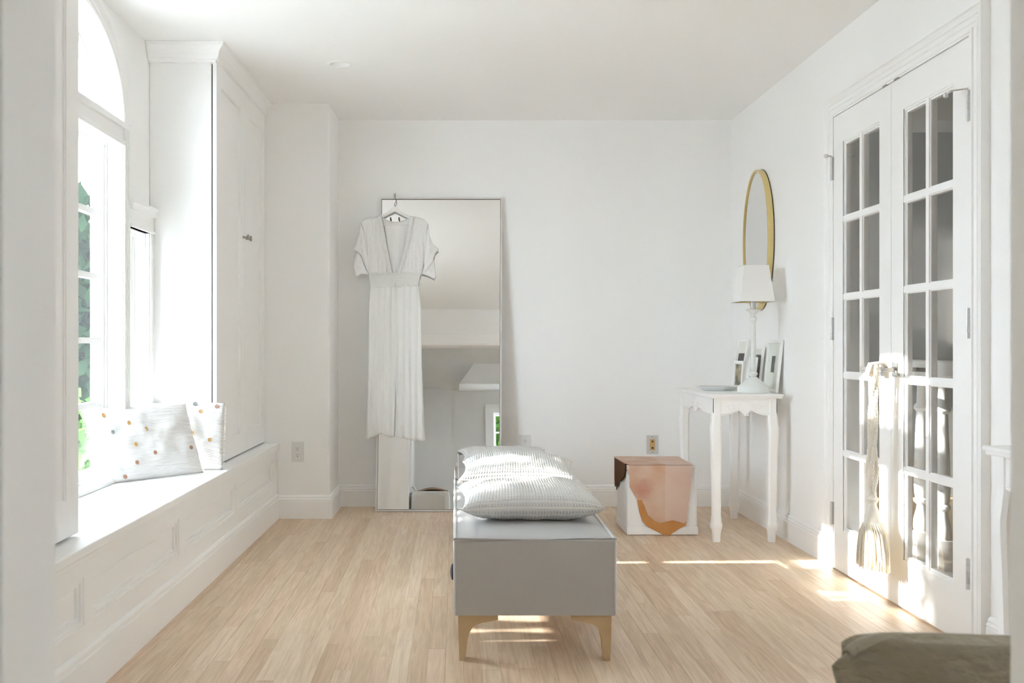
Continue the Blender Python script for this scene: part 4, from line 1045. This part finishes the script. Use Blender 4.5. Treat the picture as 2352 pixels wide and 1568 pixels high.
# ================================================================== SUEDE HIDE ON A LOW RACK (bottom right)
rk = thing('low_rack', 'low wooden rack under the taupe hide, lower right corner', 'rack', (.92, 1.72, 0))
build('rail', MB().tube([(.665, 1.72, .505), (1.22, 1.72, .505)], .012, 12), M['legwood'], rk)
for x in (.70, 1.19): build('post', MB().box(x-.014, x+.014, 1.706, 1.734, 0, .505, .003), M['legwood'], rk)
def suede(a, b):
    # a across (0..1), b around: 0 back bottom .. 0.35 top .. 1 front bottom
    x = .648+a*.58
    zt2 = .524-.0135*math.exp(-((a)/.03)**1.0)+.004*math.sin(a*7)
    if b < .3: k = b/.3; y = 1.745; z = .30+(zt2-.30)*k
    elif b < .42: k = (b-.3)/.12; y = 1.745-.06*k; z = zt2+.006*math.sin(PI*k)
    else: k = (b-.42)/.58; y = 1.685-.02*k; z = zt2-k*.46
    fold = .012*math.sin(a*9+b*5)+.02*nz(a*4, b*4, 3)
    dg = a-.55+(b-.42)*.85
    fold += -.018*math.exp(-(dg/.05)**2)+.010*math.exp(-((dg-.12)/.06)**2)
    y += fold*(1 if b > .4 else .4)
    if a < .10:
        g_ = 1-a/.10
        if b > .42:
            k = (b-.42)/.58; x -= g_*(.030*min(1, k/.05)-.020*min(1, max(0, (k-.05)/.20))); y += g_*.02
            z -= g_*.004
        elif b > .3: z -= g_*.012
    return (x, y, z)
sd = build('suede_hide', MB().grid(suede, 70, 80), M['suede'])
sd['label'] = 'taupe brown suede hide draped in the bottom right corner of the view'; sd['category'] = 'leather hide'; solid(sd, .004)

# ================================================================== TASSEL
tx, ty = 1.615, 4.035
ts = thing('rope_tassel', 'large cream rope tassel hanging from the double-door handle', 'tassel', (tx, ty, .94))
tz = lambda v: EYE-(v-CV)*ty/F
cen = lambda v: -.0+interp([(832,.012),(900,.002),(1000,-.006),(1060,-.012),(1120,-.010),(1200,-.006)], v)
rp_ = []
for k in range(4):
    pts = []; 
    for i in range(90):
        v = 838+i*(1180-838)/89; ph = k*PI/2+(v-838)*.016
        w_ = interp([(838,.019),(880,.017),(1000,.017),(1050,.019),(1085,.028),(1110,.022),(1125,.013),(1150,.015),(1180,.008)], v)
        pts.append((tx+w_*math.sin(ph)*.6, ty-(cen(v))+w_*math.cos(ph), tz(v)))
    b = MB()
    # plied cord: three fine strands round each cord line
    for s3 in range(3):
        q = []
        for i, p in enumerate(pts):
            th = i*.95+s3*2*PI/3
            q.append((p[0]+.0036*math.cos(th), p[1]+.0036*math.sin(th), p[2]))
        # refine
        b.tube(q, .0052, 6)
    build('rope', b, M['rope'], ts)
lpb = MB()
for k in (-1, 0, 1): lpb.tube([(1.585, ty-.012+k*.011, .913-.02), (1.60, ty-.012+k*.011, .935), (1.645, ty-.012+k*.011, .940), (1.665, ty-.012+k*.011, .925), (1.664, ty-.012+k*.011, .88)][::1], .0065, 8)
build('rope_loop', lpb, M['rope'], ts)
hz = tz(1178)
build('tassel_knot', MB().lathe((tx, ty+.006, 0), [(.010, tz(1138)), (.024, tz(1146)), (.020, tz(1152)), (.014, tz(1157))], 20), M['rope'], ts)
build('tassel_head', MB().lathe((tx, ty+.006, 0), [(.012, tz(1156)), (.020, tz(1168)), (.030, tz(1185)), (.034, tz(1198)), (.037, tz(1208))], 24), M['rope'], ts)
rf = random.Random(4); fg = MB(); fg2 = MB()
for k in range(620):
    an = rf.uniform(0, 2*PI); rr = math.sqrt(rf.uniform(.15, 1)); L = rf.uniform(.92, 1.04)
    x0_, y0_ = tx+.034*rr*math.cos(an), ty+.006+.037*rr*math.sin(an); z0_ = tz(1200)
    x1_, y1_ = tx+.050*rr*math.cos(an), ty+.002+.112*rr*math.sin(an); z1_ = z0_-(z0_-tz(1303))*L
    pts = [(x0_, y0_, z0_), (x0_+(x1_-x0_)*.55, y0_+(y1_-y0_)*.62, z0_+.0-(z0_-z1_)*.25), (x0_+(x1_-x0_)*.9+rf.uniform(-.002,.002), y0_+(y1_-y0_)*.92+rf.uniform(-.003,.003), z0_-(z0_-z1_)*.6), (min(x1_, 1.69)+rf.uniform(-.003,.003), y1_+rf.uniform(-.004,.004), z1_)]
    (fg if k % 3 else fg2).tube(pts, [.0022, .0022, .0018, .0014], 4, caps=False)
build('fringe', fg, M['straw'], ts, kind='stuff'); build('fringe', fg2, M['rope'], ts, kind='stuff')

# ================================================================== OUTSIDE
gr = build('bounce_ground', MB().box(-40, 40, -30, 60, -3.2, -3.0), M['ground_bounce']); gr['label'] = 'unseen ground outside below the windows, made pale to bounce light indoors'; gr['category'] = 'ground'; gr['kind'] = 'stuff'  # unseen pale ground, acts as a reflector for the room
def foliage(c_, r3, n, size, rnd):
    b = MB()
    for k in range(n):
        d = Vector((rnd.gauss(0,1), rnd.gauss(0,1), rnd.gauss(0,1))).normalized()*rnd.uniform(.55, 1.0)
        p = Vector((c_[0]+d.x*r3[0], c_[1]+d.y*r3[1], c_[2]+d.z*r3[2]))
        a = Vector((rnd.gauss(0,1), rnd.gauss(0,1), rnd.gauss(0,1))).normalized(); q = a.cross(Vector((rnd.gauss(0,1), rnd.gauss(0,1), rnd.gauss(0,1)))).normalized()
        s_ = size*rnd.uniform(.6, 1.3)
        b.add([p-a*s_, p+q*s_*.45, p+a*s_, p-q*s_*.45], [(0,1,2,3)])
    return b
def tree(name, label, base, h_, r3, n, size, mk, seed, grp):
    rnd = random.Random(seed); t = thing(name, label, 'tree', base, grp)
    build('trunk', MB().tube([(base[0], base[1], base[2]+.002), (base[0]+.1, base[1], base[2]+h_*.5), (base[0]-.05, base[1]+.1, base[2]+h_)], [.12, .09, .05], 8), M['bark'], t)
    build('foliage', foliage((base[0], base[1], base[2]+h_), r3, n, size, rnd), M[mk], t, kind='stuff', recalc=False)
    return t
tree('garden_tree', 'dark green tree outside, showing in the lower panes of the arched window', (-3.9, 9.6, -3), 3.2, (1.8, 1.3, 2.35), 16000, .12, 'leafd', 1, 'trees outside the arched window')
tree('garden_tree', 'brighter green shrub outside, between the dark tree and the window', (-2.9, 7.9, -3), 2.6, (.45, .5, 1.1), 1500, .07, 'leaf', 2, 'trees outside the arched window')
tree('garden_tree', 'tree outside behind the small window of the near room', (1.0, -7.5, -3), 3.6, (3.0, 1.4, 2.6), 5000, .2, 'leaf', 3, 'trees outside the near room')
hs = thing('neighbour_house', 'pale neighbouring house beyond the garden, showing in the top window panes', 'house', (-6.5, 15, -3))
build('house_wall', MB().box(-12, -3.2, 13.5, 20, -3, 4.6), M['siding'], hs)
for k in range(12):
    build('siding_board', MB().box(-12.03, -3.17, 13.45, 13.5, -.2+k*.4, -.2+k*.4+.33), M['siding'], hs)
build('cornice', MB().box(-12.3, -2.9, 13.1, 20.2, 4.6, 5.0, .05), M['white'], hs)
build('roof', MB().prism([[(-12.6, 5.0), (-2.6, 5.0), (-7.6, 7.6)]], XZ, 13.0, 20.4), M['roof'], hs)

# unseen shrubs and a tree, added to dapple the sun on seat and floor
rs = random.Random(12)
hg_ = thing('sun_screen_hedge', 'unseen row of slender upright shrubs added outside the arched window to streak the sunlight', 'sun_screen_hedge', (-3.0, 3.8, -3))  # added out of view; gaps between clumps shape the sun streaks
for k, (a, b_) in enumerate(((3.18,3.35),(3.42,3.55),(3.57,3.72),(3.79,3.86),(3.93,4.06),(4.14,4.22),(4.27,4.60))):
    f_ = foliage((-3.0, (a+b_)/2, .6), (.10, (b_-a)/2*.95, 1.38), 1500 if b_-a < .2 else 3000, .038, rs)
    build('foliage', f_, M['leafd'], hg_, kind='stuff', recalc=False)
    build('stem', MB().tube([(-3.0, (a+b_)/2, -2.998), (-3.0, (a+b_)/2, 1.7)], min(.03, (b_-a)/2*.8), 8), M['bark'], hg_)
tree('shade_tree', 'unseen leafy tree added outside so that its crown shades part of the arched window', (-4.4, 3.12, -3), 5.9, (.55, .50, .95), 4200, .06, 'leaf', 6, 'trees outside the arched window')  # added out of view to cut the sun through the window's near side


# unseen tall trees added to block high sky; the low sun comes in beneath
for k, (x, y) in enumerate(((-6.6, -.6), (-6.6, 3.6), (-7.6, 10.4))):
    tree('sky_block_tree', ['unseen tall tree added to block high sky, on the near side', 'unseen tall tree added to block high sky, straight out from the arched window', 'unseen tall tree added to block high sky, on the far side'][k], (x, y+(1.1 if k == 1 else 0), -3), 10.8, (1.7, 2.4, 3.2), 9000, .14, 'leafd', 31+k, 'unseen trees added to block high sky')
struct('sky_block_eave', MB().box(-2.35, XL-.13, 1.0, 7.0, 2.86, 2.98), M['trim'], 'unseen white eave added above the arched window to block high sky')  # added out of view to cut high sky light on the seat
